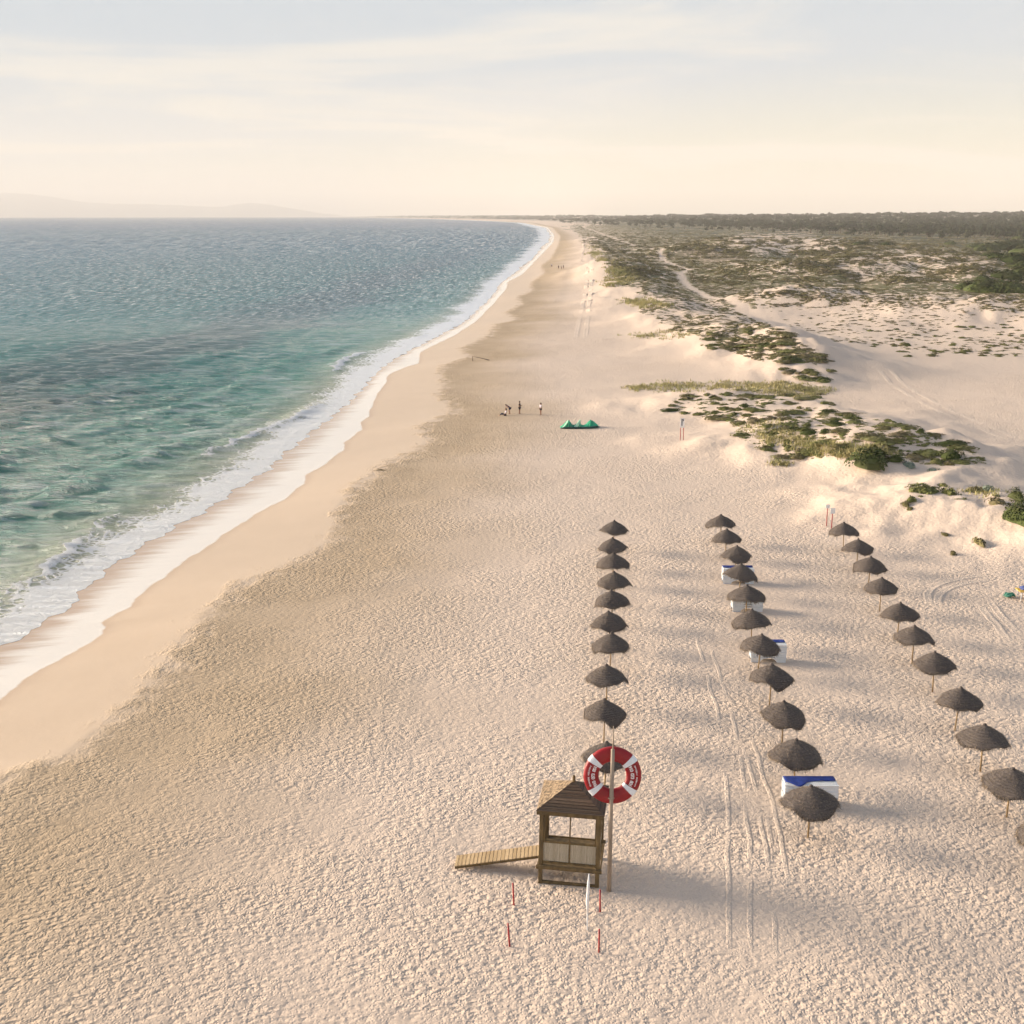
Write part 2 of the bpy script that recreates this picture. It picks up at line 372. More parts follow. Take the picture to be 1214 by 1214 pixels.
def make_sea():
    t = NT('sea_water'); p = t.pos(); s = t.attr('off')       # off = metres seaward of the foam front
    jag = t.noise(t.scale(p, (1, .55, 1)), .05, 4, .6)
    so = t.math('ADD', s, t.math('MULTIPLY', t.math('SUBTRACT', jag, .5), 40.0))
    c = t.mix(t.mr(s, 1, 12), (.40, .42, .30), (.07, .25, .20))
    c = t.mix(t.mr(so, 10, 30), c, (.006, .150, .130))
    band = t.math('MULTIPLY', t.mr(so, 26, 36), t.mr(so, 62, 46))
    c = t.mix(t.math('MULTIPLY', band, .5), c, (.040, .045, .065))
    c = t.mix(t.mr(so, 90, 300), c, (.004, .150, .165))
    far = t.n('ShaderNodeVectorMath', {0: p}, operation='LENGTH').outputs['Value']
    c = t.mix(t.mr(far, 250, 1400), c, (.006, .125, .190))
    c = t.mix(t.mr(far, 1200, 5000), c, (.028, .095, .205))
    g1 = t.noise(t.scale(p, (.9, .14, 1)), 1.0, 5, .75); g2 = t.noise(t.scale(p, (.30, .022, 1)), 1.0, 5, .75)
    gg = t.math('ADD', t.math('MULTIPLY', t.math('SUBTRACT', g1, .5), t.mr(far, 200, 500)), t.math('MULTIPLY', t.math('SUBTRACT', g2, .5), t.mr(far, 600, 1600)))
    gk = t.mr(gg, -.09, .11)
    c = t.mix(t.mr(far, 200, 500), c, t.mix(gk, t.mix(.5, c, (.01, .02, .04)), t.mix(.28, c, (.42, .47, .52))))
    # foam
    fs = t.attr('foamw')
    n1 = t.noise(t.scale(p, (1, .8, 1)), .8, 6, .7, .6); n2 = t.noise(t.scale(p, (.6, .5, 1)), .14, 3, .5)
    v = t.n('ShaderNodeTexVoronoi', {'Vector': t.scale(p, (1, 1, 0)), 'Scale': 1.1, 'Randomness': 1.0}, feature='DISTANCE_TO_EDGE').outputs['Distance']
    lace = t.math('SUBTRACT', 1.0, t.mr(v, 0, .22))
    cov = t.mr(t.math('DIVIDE', s, fs), 0.0, 1.0, 1.0, 0.0, smooth=False)
    cov = t.math('MAXIMUM', cov, t.attr('crest'))
    base = t.math('ADD', cov, t.math('MULTIPLY', t.math('SUBTRACT', n1, .5), .9))
    base = t.math('ADD', base, t.math('MULTIPLY', t.math('SUBTRACT', n2, .5), .8))
    foam = t.mr(t.math('ADD', base, t.math('MULTIPLY', lace, .18)), .48, .66)
    foam = t.math('MAXIMUM', t.math('MULTIPLY', foam, t.mr(cov, .01, .12)), t.mr(s, 1.4, .5))
    strk = t.mr(t.math('ADD', t.noise(t.scale(p, (.22, 1.0, 1), rot=(0, 0, R(12))), .55, 6, .7, .8), t.math('MULTIPLY', t.mr(s, 0, 70, .10, 0.0), 1.0)), .55, .70)
    strk = t.math('MULTIPLY', strk, t.math('MULTIPLY', t.mr(n2, .35, .65, .08, .42), t.mr(far, 150, 700, 1.0, .45)))
    foam2 = t.math('MAXIMUM', foam, strk)
    t.set('Base Color', t.mix(foam2, c, (.80, .82, .84)))
    rf = t.mr(far, 150, 1500, .07, .14, smooth=False)
    t.set('Roughness', t.math('ADD', t.math('MULTIPLY', foam2, .3), rf)); t.set('IOR', t.mr(far, 120, 600, 1.42, 1.33)); t.set('Specular IOR Level', t.math('MULTIPLY', t.mr(far, 200, 900, .5, .36), t.math('ADD', 1.15, t.math('MULTIPLY', gk, -.3))))
    wa = t.scale(p, (.30, 1.0, 1), rot=(0, 0, R(14)))
    wb = t.scale(p, (.5, 1.0, 1), rot=(0, 0, R(-20)))
    h = t.math('ADD', t.math('MULTIPLY', t.noise(wa, 1.0, 7, .70, .6), 1.2), t.math('MULTIPLY', t.noise(wb, 1.6, 4, .6), .30))
    h = t.math('ADD', h, t.math('MULTIPLY', t.noise(wa, .12, 4, .6), t.mr(far, 200, 500, .3, 5.0)))
    h = t.math('ADD', h, t.math('MULTIPLY', t.noise(t.scale(p, (1, .25, 1)), .04, 5, .65), t.mr(far, 300, 1500, 0, 26.0)))
    h = t.math('ADD', h, t.math('MULTIPLY', foam, t.math('ADD', .12, t.math('MULTIPLY', n1, .35))))
    bn = t.bump(h, 1.0, .85)
    def nv(sc, k, rot=8):
        cc = t.n('ShaderNodeTexNoise', {'Vector': t.scale(p, sc, rot=(0, 0, R(rot))), 'Scale': 1.0, 'Detail': 4, 'Roughness': .7}).outputs['Color']
        cc = t.n('ShaderNodeVectorMath', {0: cc, 1: (.5, .5, .5)}, operation='SUBTRACT').outputs[0]
        return t.n('ShaderNodeVectorMath', {0: cc, 1: k}, operation='MULTIPLY').outputs[0]
    def vadd(a, b): return t.n('ShaderNodeVectorMath', {0: a, 1: b}, operation='ADD').outputs[0]
    def vsc(a, f): return t.n('ShaderNodeVectorMath', {0: a, 'Scale': f}, operation='SCALE').outputs[0]
    w1 = nv((.45, 1.1, 1), (.4, .7, 0)); w2 = vsc(nv((.7, .14, 1), (.4, 1.0, 0)), t.mr(far, 180, 500)); w3 = vsc(nv((.28, .025, 1), (.4, 1.1, 0)), t.mr(far, 500, 1500))
    far_n = vadd(vadd(w1, w2), vadd(w3, (0, -.17, 1)))
    fm = t.mr(far, 140, 420)
    nn = vadd(vsc(bn, t.math('SUBTRACT', 1.0, fm)), vsc(far_n, fm))
    t.set('Normal', t.n('ShaderNodeVectorMath', {0: nn}, operation='NORMALIZE').outputs[0])
    return t.m

def make_thatch():
    t = NT('heather_thatch'); o = t.obj(); rnd = t.n('ShaderNodeObjectInfo').outputs['Random']
    st = t.noise(t.scale(o, (1, 1, 4)), 9, 5, .7)
    fine = t.noise(t.scale(o, (9, 9, 2)), 6, 3, .7)
    c = t.mix(t.mr(st, .3, .7), (.062, .054, .054), (.170, .142, .126))
    c = t.mix(t.mr(fine, .52, .8), c, (.20, .16, .13))
    c = t.mix(t.math('MULTIPLY', rnd, .35), c, (.10, .085, .080))
    c = t.mix(t.math('MULTIPLY', t.attr('straw'), t.mr(t.n('ShaderNodeNewGeometry').outputs['Random Per Island'], .3, 1.0, 0, .8)), c, (.40, .30, .20))
    t.set('Base Color', c); t.set('Roughness', .95); t.set('Specular IOR Level', .15)
    z = t.n('ShaderNodeSeparateXYZ', {0: o}).outputs[2]
    rg = t.n('ShaderNodeTexWave', {'Vector': t.scale(o, (0, 0, 1)), 'Scale': 3.4, 'Distortion': 1.2, 'Detail': 2}, bands_direction='Z').outputs['Fac']
    h = t.math('ADD', t.math('MULTIPLY', fine, .5), t.math('ADD', t.math('MULTIPLY', st, .7), t.math('MULTIPLY', rg, .35)))
    t.set('Normal', t.bump(h, 1, .03))
    return t.m

def make_leaf(name, a, b, c):
    t = NT(name); r = t.n('ShaderNodeNewGeometry').outputs['Random Per Island']; o = t.n('ShaderNodeObjectInfo').outputs['Random']
    k = t.mix(r, a, b); k = t.mix(t.math('MULTIPLY', t.mr(t.noise(t.pos(), .16, 2), .45, .65), .7), k, c)
    t.set('Base Color', k); t.set('Roughness', .8); t.set('Specular IOR Level', .2)
    return t.m

def make_planks(name, a, b, axis, pitch, gap=(.03, .025, .02), rough=.8):
    """weathered boards side by side along one axis of the part"""
    t = NT(name); o = t.obj(); sp = t.n('ShaderNodeSeparateXYZ', {0: o})
    x = t.math('DIVIDE', sp.outputs[axis], pitch); fr = t.math('FRACT', x); fl = t.math('FLOOR', x)
    rn = t.n('ShaderNodeTexWhiteNoise', {'W': fl}, noise_dimensions='1D').outputs['Value']
    c = t.mix(rn, a, b)
    sc = [3, 3, 3]; sc[axis] = 30
    c = t.mix(t.math('MULTIPLY', t.mr(t.noise(t.scale(o, tuple(sc)), 1.2, 5, .7), .35, .7), .5), c, tuple(x * .55 for x in a))
    g = t.mr(t.math('ABSOLUTE', t.math('SUBTRACT', fr, .5)), .42, .47)
    c = t.mix(g, c, gap)
    t.set('Base Color', c); t.set('Roughness', rough)
    t.set('Normal', t.bump(t.math('SUBTRACT', t.noise(t.scale(o, tuple(sc)), 2, 4), t.math('MULTIPLY', g, 1.5)), 1, .012))
    return t.m

M = dict(
    sand=make_sand(), track=make_trackm(), sea=make_sea(), thatch=make_thatch(),
    shrub=make_leaf('shrub_leaf', (.105, .120, .035), (.23, .225, .080), (.20, .175, .08)),
    scrub=make_leaf('scrub_leaf', (.105, .100, .042), (.23, .195, .085), (.20, .16, .10)),
    dark=make_leaf('dark_leaf', (.035, .052, .015), (.090, .110, .028), (.065, .070, .025)),
    grass=make_leaf('dune_grass_blade', (.28, .26, .10), (.46, .39, .20), (.30, .30, .12)),
    pine=make_leaf('pine_needles', (.018, .030, .012), (.048, .062, .026), (.050, .050, .026)),
    grey=make_leaf('sea_holly_leaf', (.15, .20, .16), (.25, .30, .25), (.2, .22, .15)),
    bark=simple('bark', (.10, .075, .055), .95),
    stick=simple('umbrella_pole_wood', (.30, .20, .09), .8, .3, 5, .004, 30, (1, 1, .2)),
    dwood=simple('dark_stained_timber', (.14, .092, .036), .7, .35, 4, .006, 25, (1, 1, .3)),
    roofb=make_planks('roof_boards', (.09, .058, .036), (.19, .125, .08), 2, .085),
    rampb=make_planks('ramp_boards', (.42, .29, .15), (.58, .42, .24), 0, .17, (.12, .08, .04)),
    reed=make_planks('reed_screen', (.50, .42, .30), (.66, .58, .44), 0, .035, (.22, .18, .12)),
    red=simple('red_vinyl', (.27, .001, .006), .5, .12, 3, .01, 6),
    redp=simple('red_paint', (.34, .018, .018), .55, .25, 8),
    white=simple('white_paint', (.80, .80, .80), .5, .06, 5),
    band=simple('white_reflective_band', (.78, .80, .84), .35, .04, 10),
    plast=simple('white_plastic', (.76, .78, .80), .45, .06, 3),
    letter=simple('white_lettering', (.86, .80, .80), .6, .03, 3),
    blue=simple('royal_blue_canvas', (.006, .030, .21), .8, .25, 4, .02, 3),
    polew=simple('grey_weathered_pole', (.33, .26, .20), .8, .2, 4, .003, 20, (1, 1, .15)),
    kgreen=simple('green_kite_cloth', (.010, .33, .17), .5, .25, .8, .05, 1.5),
    kpale=simple('pale_green_kite_cloth', (.42, .72, .50), .5, .15, 1),
    kdark=simple('dark_green_kite_cloth', (.008, .06, .045), .55, .25, 1),
    skin=simple('skin', (.42, .24, .16), .6, .05),
    skint=simple('tanned_skin', (.30, .15, .09), .6, .05),
    black=simple('black_cloth', (.015, .014, .018), .85, .2),
    navy=simple('navy_cloth', (.020, .022, .055), .85, .2),
    pale=simple('pale_cloth', (.66, .62, .68), .85, .05),
    hair=simple('dark_hair', (.020, .013, .010), .8, .2),
    yellow=simple('yellow_board', (.62, .40, .08), .6, .15),
    ggreen=simple('sea_green_cloth', (.06, .24, .17), .7, .3, 3),
    dblue=simple('slate_blue_cloth', (.08, .11, .30), .7, .3, 3),
    drift=simple('driftwood', (.16, .12, .09), .9, .3),
)

# ------------------------------------------------------------------ terrain mesh
def build_terrain():
    ys = [-90, -60, -35, -15, 0, 12, 22, 30]
    y = 32.0
    while y < 34000:
        ys.append(y); y += max(.22, min(y * y / (H * F) * 2.2, y * .045)) if y < 1500 else y * .03
    Y = np.array(ys)[:, None]
    nc = 760
    s = np.linspace(-1, 1, nc)[None, :]
    s = np.sign(s) * (np.abs(s) * .85 + np.abs(s) ** 4 * .5)
    half = np.maximum(70, .62 * Y + 35)
    X = s * half; Y = np.broadcast_to(Y, X.shape).copy()
    # keep only what lies landward of a strip under the water
    Z = ground(X, Y)
    Z = np.where(X < C1(Y) - 60, Z - 3, Z)
    v = cover(X, Y, Z)
    inl = X - cvf(Y)
    fo = sst(1050, 1500, Y + 500 * (fbm(X / 160, Y / 260, 3) - .5) + np.clip(X / np.maximum(Y, 1), 0, .5) * 700) * sst(40, 160, inl) * (Y > 600)
    d, _ = seg_d(X, Y, PATH); pw = .9 + 1.0 * fbm(X / 8, Y / 8, 2)
    pm = 1 - sst(pw, pw + 1.2, d)
    cs = .75
    dunes = np.zeros(X.shape)
    for P, h, w in RIDGES:
        dd, _ = seg_d(X, Y, P); dunes = np.maximum(dunes, 1 - sst(.6 * w, 2.0 * w, dd))
    dunes = np.maximum(dunes * (Y > 60), sst(0, 30, inl) * (Y > 210))
    at_ = dict(dfilm=(X - C2(Y)) * cs, ddry=(X - C3(Y)) * cs, dwave=(X - C1(Y)) * cs, veg=v, path=pm, dune=dunes, forest=fo)
    me = mesh_np('beach', np.stack([X, Y, Z], -1).reshape(-1, 3), grid_faces(*X.shape), [M['sand']], True, at_)
    o = link('beach_sand', me); tag(o, 'wide trampled pale sand beach running to dunes and woods', 'beach', kind='structure')
build_terrain()

# ------------------------------------------------------------------ sea
def build_sea():
    ys = [-60, -30, 0, 20, 35]
    y = 45.0
    while y < 420: ys.append(y); y += .34 + max(0, y - 150) * .0028
    while y < 30000: ys.append(y); y *= 1.02
    Y1 = np.array(ys); nc = 560
    u = np.linspace(0, 1, nc)[None, :]
    Y = Y1[:, None]
    c = C1(Y)
    Wd = np.maximum(60, 1.0 * Y) + 60
    X = c + .25 - (u ** 1.25) * Wd
    Y = np.broadcast_to(Y, X.shape).copy()
    off = (C1(Y) - X) * .75
    near = 1 - sst(240, 420, Y)
    z = np.zeros(X.shape)
    r = np.random.default_rng(11)
    env = .70 + .6 * fbm(X / 14, Y / 11, 3)
    for i in range(46):
        L = 1.7 * (6.0 / 1.7) ** r.random(); a = R(-80 + r.normal(0, 17)); k = 2 * math.pi / L
        ph = r.random() * 6.28; A = .0105 * L ** .8
        res = 1 - sst(L * .12, L * .3, np.gradient(Y1)[:, None])
        s_ = np.sin(k * (X * math.cos(a) + Y * math.sin(a)) + ph + 1.5 * fbm(X / 20 + i, Y / 20, 2))
        z += A * res * (s_ + .25 * np.cos(2 * k * (X * math.cos(a) + Y * math.sin(a)) + 2 * ph))
    z = z + .35 * np.abs(z)
    z *= env * (1 - sst(170, 400, Y))
    z *= sst(0, 11, off) * .85 + .15
    # swell lines coming in to the shore
    ph = off * 2 * math.pi / 13 + 5 * fbm(X / 60, Y / 60, 2) + Y * .05
    sw = np.maximum(0, np.sin(ph)) ** 3
    z += near * .30 * sw * sst(3, 12, off) * (1 - sst(60, 110, off)) * sst(.35, .7, fbm(X / 25 + 9, Y / 35, 2))
    # shore break
    pk = 5.2 + 2.2 * np.sin(Y / 17); br = np.exp(-((off - pk) / 1.2) ** 2) * sst(.48, .68, fbm(Y / 22 + 3, Y * 0, 2))
    z += near * .38 * br
    # last metres: thin foam tongue lying on the sand
    z = z * sst(0, 4, off) + .03
    gz = ground(X, Y) + curv(X, Y)
    z = np.maximum(-1.6 + z, np.where(off < 6, gz + .012, -9))
    z = z - curv(X, Y)
    fw = np.interp(Y, [60, 90, 140, 200, 300, 450, 1000, 3000], [6.5, 6.5, 7, 8, 9, 10, 16, 34]) * (1 + .5 * (fbm(Y / 26, Y * 0 + 2, 3) - .5))
    crest = near * br * .9 * (off < pk)
    me = mesh_np('sea', np.stack([X, Y, z], -1).reshape(-1, 3), grid_faces(*X.shape)[:, ::-1], [M['sea']], True,
                 dict(off=off, foamw=fw, crest=np.clip(crest, 0, 1)))
    o = link('sea', me); tag(o, 'green and blue choppy sea with white foam along the shore', 'sea', kind='structure')
build_sea()

# ------------------------------------------------------------------ far hills over the bay
def build_hills():
    D = 31000
    prof = [(-80, 238), (-30, 234), (0, 233.5), (20, 232), (45, 231), (70, 232), (100, 236), (130, 241), (160, 242.5), (200, 243), (240, 244.5), (270, 246), (285, 246),
            (300, 243), (318, 241.5), (340, 244), (370, 249), (395, 253), (420, 256)]
    t = simple('far_hill_scrub', (.08, .09, .07), .9, .3, 1.0)
    xs = np.linspace(-80, 420, 160); ys = np.interp(xs, [p[0] for p in prof], [p[1] for p in prof]) + (fbm(xs / 6, xs * 0, 3) - .5) * .9
    rows = []
    for k, (dd, fr) in enumerate([(-2500, 0), (-1600, .45), (-700, .85), (0, 1), (900, .8), (2500, 0)]):
        for x, yy in zip(xs, ys):
            ang = (x - 607) / F; Y = (D + dd); X = ang * D / CP
            top = H + (HOR - yy) / F * D / CP + curv(X, D)
            rr = fr * (1 + .12 * (vnoise(x / 9 + k * 7, k * 1.0) - .5)) if 0 < fr < 1 else fr
            rows.append((X, Y, -curv(X, Y) - 60 + (top + 60 - 0) * rr))
    me = mesh_np('hills', np.array(rows), grid_faces(6, len(xs)), [t])
    tag(link('hills', me), 'pale mountain ridge fading in the haze across the bay', 'hills', kind='structure')
build_hills()

# ------------------------------------------------------------------ wheel tracks: low ridged ribbons pressed in the sand
def ribbon(mb_v, mb_f, pts, w=.16, hgt=.020):
    prof = [(-.30, -.05), (-.20, hgt), (-.12, .010), (.12, .010), (.20, hgt), (.30, -.05)]
    P = []
    for (x0, y0), (x1, y1) in zip(pts[:-1], pts[1:]):
        n = max(2, int(math.hypot(x1 - x0, y1 - y0) / .8))
        for i in range(n): P.append((x0 + (x1 - x0) * i / n, y0 + (y1 - y0) * i / n))
    P = np.array(P)
    ker = np.ones(7) / 7
    if len(P) > 14:
        Q = np.stack([np.convolve(np.pad(P[:, i], 3, mode='edge'), ker, 'valid') for i in (0, 1)], 1); P = Q
    if len(P) > 14: P = P + np.stack([(fbm(P[:, 1] / 2.6 + P[0, 0] * 7, P[:, 1] * 0 + 3, 3) - .5) * .25, P[:, 1] * 0], 1)
    T = np.gradient(P, axis=0); T /= np.linalg.norm(T, axis=1)[:, None]
    N = np.stack([T[:, 1], -T[:, 0]], 1)
    o = sum(len(a) for a in mb_v)
    rows = []
    for i, (a, z) in enumerate(prof):
        k = w / .16
        Q = P + N * a * k
        j = (fbm(Q[:, 0] * 3, Q[:, 1] * 3, 2) - .5) * .03 if z > .012 else 0
        nn = len(P); tp = np.clip(np.minimum(np.arange(nn), np.arange(nn)[::-1]) / 6, 0, 1)
        brk = sst(.22, .42, fbm(Q[:, 0] * .35 + o * .01, Q[:, 1] * .35, 2))
        rows.append(np.stack([Q[:, 0], Q[:, 1], ground(Q[:, 0], Q[:, 1]) + (z + .006 + j) * tp * brk - .02 * (1 - tp * brk)], 1))
    Vv = np.concatenate(rows); n = len(P); mb_v.append(Vv)
    f = []
    for r in range(5):
        i = np.arange(n - 1) + r * n
        f.append(np.stack([i, i + n, i + n + 1, i + 1], 1))
    mb_f.append(np.concatenate(f) + o)
def tracks(name, lines, label, w=.08, hgt=.006):
    V, Fc = [], []
    for pts in lines: ribbon(V, Fc, [at(x, y) for x, y in pts], w, hgt)
    me = mesh_np(name, np.concatenate(V), np.concatenate(Fc), [M['track']])
    tag(link(name, me), label, 'track', kind='structure')
tracks('wheel_tracks', [
    [(820, 735), (836, 790), (852, 850), (861, 920), (863, 985), (863, 1060), (864, 1150), (862, 1214)],
    [(832, 730), (850, 790), (868, 850), (882, 920), (888, 985), (888, 1060), (890, 1140), (888, 1214)],
    [(872, 860), (886, 900), (901, 960), (912, 1040), (918, 1110), (921, 1214)],
    [(884, 850), (900, 900), (918, 960), (934, 1040), (946, 1110)],
    [(903, 930), (912, 985), (925, 1060), (933, 1110)],
    [(993, 1110), (997, 1160), (996, 1214)], [(1018, 1120), (1022, 1170), (1020, 1214)], [(1036, 1120), (1046, 1170), (1052, 1214)],
    [(1062, 1130), (1072, 1180), (1078, 1214)], [(1072, 1125), (1084, 1175), (1088, 1214)],
], 'thin wheel tracks running down the sand beside the parasols')
tracks('curved_wheel_tracks', [
    [(1214, 679), (1170, 682), (1130, 686), (1105, 694), (1096, 704), (1100, 716), (1114, 728), (1130, 738)],
    [(1214, 684), (1170, 687), (1135, 692), (1112, 700), (1106, 710), (1112, 722), (1126, 734), (1150, 752)],
    [(1200, 688), (1160, 692), (1138, 698), (1122, 706)], [(1205, 692), (1170, 696), (1145, 702), (1130, 710)],
    [(1165, 700), (1180, 722), (1200, 745), (1230, 775)], [(1155, 705), (1172, 732), (1195, 757), (1220, 785)],
], 'looping wheel tracks turning on the sand below the small dune', .2, .035)
tracks('far_wheel_tracks', [
    [(690, 285), (692, 300), (689, 312), (696, 330), (694, 350), (688, 375), (682, 402)],
    [(698, 285), (700, 300), (700, 312), (702, 330), (700, 350), (697, 375), (694, 402)],
], 'faint double wheel tracks running far along the beach', .35, .04)
tracks('dune_wheel_tracks', [
    [(1040, 446), (1080, 470), (1120, 492), (1165, 512), (1214, 532)], [(1050, 444), (1092, 468), (1132, 489), (1175, 508), (1220, 526)],
], 'straight wheel tracks crossing the flat sand behind the dune', .25, .03)

# ------------------------------------------------------------------ foliage clumps
def leaf_cloud(n, rx, ry, h, size, r, dome=True, thick=.35, up=.8):
    """leaf faces spread over a low uneven dome; returns verts, tris"""
    a = r.random(n) * 2 * math.pi; q = np.sqrt(r.random(n))
    lob = 1 + .32 * np.sin(a * 2 + r.random() * 6) + .26 * np.sin(a * 3 + r.random() * 6) + .18 * np.sin(a * 5 + r.random() * 6)
    x = np.cos(a) * q * lob; y = np.sin(a) * q * lob
    zz = np.sqrt(np.clip(1 - q ** 2, 0, 1)) * (1 - thick * r.random(n)) * (.75 + .5 * vnoise(x * 2.5 + 9, y * 2.5 + r.random() * 50))
    C = np.stack([x * rx, y * ry, zz * h], 1)
    s = size * (.6 + .8 * r.random(n))
    d1 = r.normal(size=(n, 3)); d1 /= np.linalg.norm(d1, axis=1)[:, None]
    nor = np.stack([x, y, zz * 1.2 + up], 1) + r.normal(0, .45, (n, 3)); nor /= np.linalg.norm(nor, axis=1)[:, None]
    d1 -= nor * (d1 * nor).sum(1)[:, None]; d1 /= np.linalg.norm(d1, axis=1)[:, None]
    d2 = np.cross(nor, d1)
    V = np.stack([C - d1 * s[:, None] * .5, C + d1 * s[:, None] * .5, C + d2 * s[:, None] * .8], 1).reshape(-1, 3)
    return V, np.arange(3 * n).reshape(-1, 3)
def core(rx, ry, h, r, nu=12, nv=5):
    V = []; a = np.arange(nu) / nu * 2 * math.pi
    lob = 1 + .25 * np.sin(a * 2 + r.random() * 6) + .15 * np.sin(a * 3)
    for j in range(nv):
        t = j / (nv - 1) * math.pi / 2
        for k in range(nu): V.append((math.cos(a[k]) * math.cos(t) * rx * lob[k] * .86, math.sin(a[k]) * math.cos(t) * ry * lob[k] * .86, math.sin(t) * h * .75 - .05))
    Fc = [(j * nu + k, j * nu + (k + 1) % nu, (j + 1) * nu + (k + 1) % nu) for j in range(nv - 1) for k in range(nu)] + \
         [(j * nu + k, (j + 1) * nu + (k + 1) % nu, (j + 1) * nu + k) for j in range(nv - 1) for k in range(nu)]
    return np.array(V), np.array(Fc)
def join(parts):
    V = []; Fc = []; o = 0
    for v, f in parts: V.append(v); Fc.append(f + o); o += len(v)
    return np.concatenate(V), np.concatenate(Fc)
def shrub_mesh(name, n, size, mat, seed, rx=1, ry=1, h=.5):
    r = np.random.default_rng(seed)
    V, Fc = join([core(rx, ry, h, r), leaf_cloud(n, rx, ry, h, size, r)])
    return mesh_np(name, V, Fc, [mat], False)
SH = [shrub_mesh('shrub', 420, .20, M['shrub'], 20 + i) for i in range(6)]
SHS = [shrub_mesh('shrub_olive', 380, .20, M['scrub'], 40 + i) for i in range(4)]
SHD = [shrub_mesh('shrub_dark', 900, .13, M['dark'], 60 + i, h=.7) for i in range(4)]
SHG = [shrub_mesh('shrub_grey', 260, .20, M['grey'], 80 + i) for i in range(2)]
def shrub(meshes, i, x, y, z, rx, ry, h, label, group=None, name='dune_shrub', cat='shrub'):
    o = link(name, meshes[i % len(meshes)]); o.location = (x, y, z - .04); o.rotation_euler = (0, 0, 0 if abs(rx - ry) > .3 * rx else (i * 2.399) % 6.28)
    o.scale = (rx, ry, h * 2)
    return tag(o, label, cat, group)

# named shrubs on the small dune at the right edge and on the central dune: (mesh set, px, py, half width px, depth ratio, height, label)
NAMED = [
    (SH, 1096, 583, 17, .8, .75, 'broad green shrub mat crowning the left end of the small dune', 'dune_shrub'),
    (SH, 1118, 577, 5, 1, .45, 'little green shrub behind the crest of the small dune', 'dune_shrub'),
    (SH, 1126, 586, 8, 1.2, .6, 'green shrub sliding down just right of the broad crest mat', 'dune_shrub'),
    (SHS, 1157, 582, 9, .7, .45, 'yellowish low shrub strip along the top of the small dune', 'dune_shrub'),
    (SHG, 1172, 582, 6, 1, .6, 'pale grey green plant on the top of the small dune', 'dune_plant'),
    (SH, 1081, 593, 6, 1, .45, 'small shrub below the left end of the crest mat', 'dune_shrub'),
    (SHS, 1074, 599, 5, 1, .4, 'middle one of three tufts descending the small dune', 'dune_shrub'),
    (SHS, 1079, 604, 3, 1, .3, 'lowest and tiniest of three tufts descending the small dune', 'dune_shrub'),
    (SHS, 1182, 597, 9, .9, .6, 'rounded olive shrub right of centre on the small dune', 'dune_shrub'),
    (SHD, 1205, 592, 8, 1.4, .7, 'dark shrub at the right edge, upper one of two', 'dune_shrub'),
    (SHD, 1209, 617, 15, 1.6, 1.1, 'large dark green shrub cut by the right edge', 'dune_shrub'),
    (SHS, 1161, 644, 5, 2.0, .5, 'lone brown green tuft on the bare slope of the small dune', 'dune_shrub'),
    (SHS, 1120, 634, 4, 1, .25, 'thin yellow green tuft alone on the bare sand slope', 'dune_shrub'),
    (SHS, 1130, 657, 4, 1, .3, 'low dry tuft at the foot of the small dune', 'dune_shrub'),
    (SHD, 1032, 550, 25, .75, 1.3, 'largest dark bush at the front foot of the central dune', 'dune_shrub'),
    (SHD, 1062, 546, 9, .8, .5, 'flat dark bush just right of the largest dark bush', 'dune_shrub'),
    (SHD, 1128, 541, 12, .8, .7, 'rounded dark green bush low on the right tail of the central dune', 'dune_shrub'),
    (SHG, 1077, 552, 8, 1, .5, 'blue grey plant right of the dark bushes at the dune foot', 'dune_plant'),
    (SHG, 1107, 558, 6, 1, .35, 'small blue grey plant on bare sand below the dune tail', 'dune_plant'),
]
nm = np.array([(n[1], n[2]) for n in NAMED], float)
nx, ny, nz = hit(nm[:, 0], nm[:, 1])
for i, (ms, px, py, hw, dr, h, lab, nme) in enumerate(NAMED):
    rx = hw / F * ny[i] / CP
    shrub(ms, i, nx[i], ny[i], nz[i], rx, rx * dr * 1.3, h, lab, name=nme, cat='plant' if nme == 'dune_plant' else 'shrub')

D1P = [(800, 470), (850, 466), (900, 458), (960, 462), (990, 478), (985, 488), (1060, 500), (1130, 520), (1165, 545), (1120, 552), (1060, 545), (1000, 542), (930, 545), (880, 520), (870, 500), (820, 492), (790, 488)]
def sample_poly(P, n, r, dens=None):
    xs = [p[0] for p in P]; ys = [p[1] for p in P]; X = []; Y = []
    while len(X) < n:
        x = r.uniform(min(xs), max(xs), 400); y = r.uniform(min(ys), max(ys), 400)
        m = inpoly(x, y, P)
        if dens is not None: m &= r.random(400) < dens(x, y)
        X += list(x[m]); Y += list(y[m])
    return np.array(X[:n]), np.array(Y[:n])
r = np.random.default_rng(5)
def clump_d(x, y): return np.clip((vnoise(x / 11, y / 4.5) - .25) * 1.8, .08, 1)
REG = [
    (D1P, 150, 'low green shrub cushion among many on the central dune', 'shrub cushions on the central dune', (.35, 1.0), .40),
    ([(830, 395), (900, 385), (940, 398), (980, 428), (930, 432), (880, 420), (840, 412)], 45, 'green shrub mat on the end of the foredune beyond the central dune', 'shrub mats on the foredune end', (.6, 1.5), .5),
    ([(920, 437), (985, 440), (985, 455), (955, 450)], 18, 'small shrub on the sandy knoll behind the central dune', 'shrubs on the knoll behind the central dune', (.45, 1.0), .45),
    ([(1000, 390), (1214, 385), (1214, 424), (1080, 424), (1010, 412)], 60, 'isolated dark tuft on the sandy slope at the right', 'tufts on the right sandy slope', (.4, .85), .4),
]
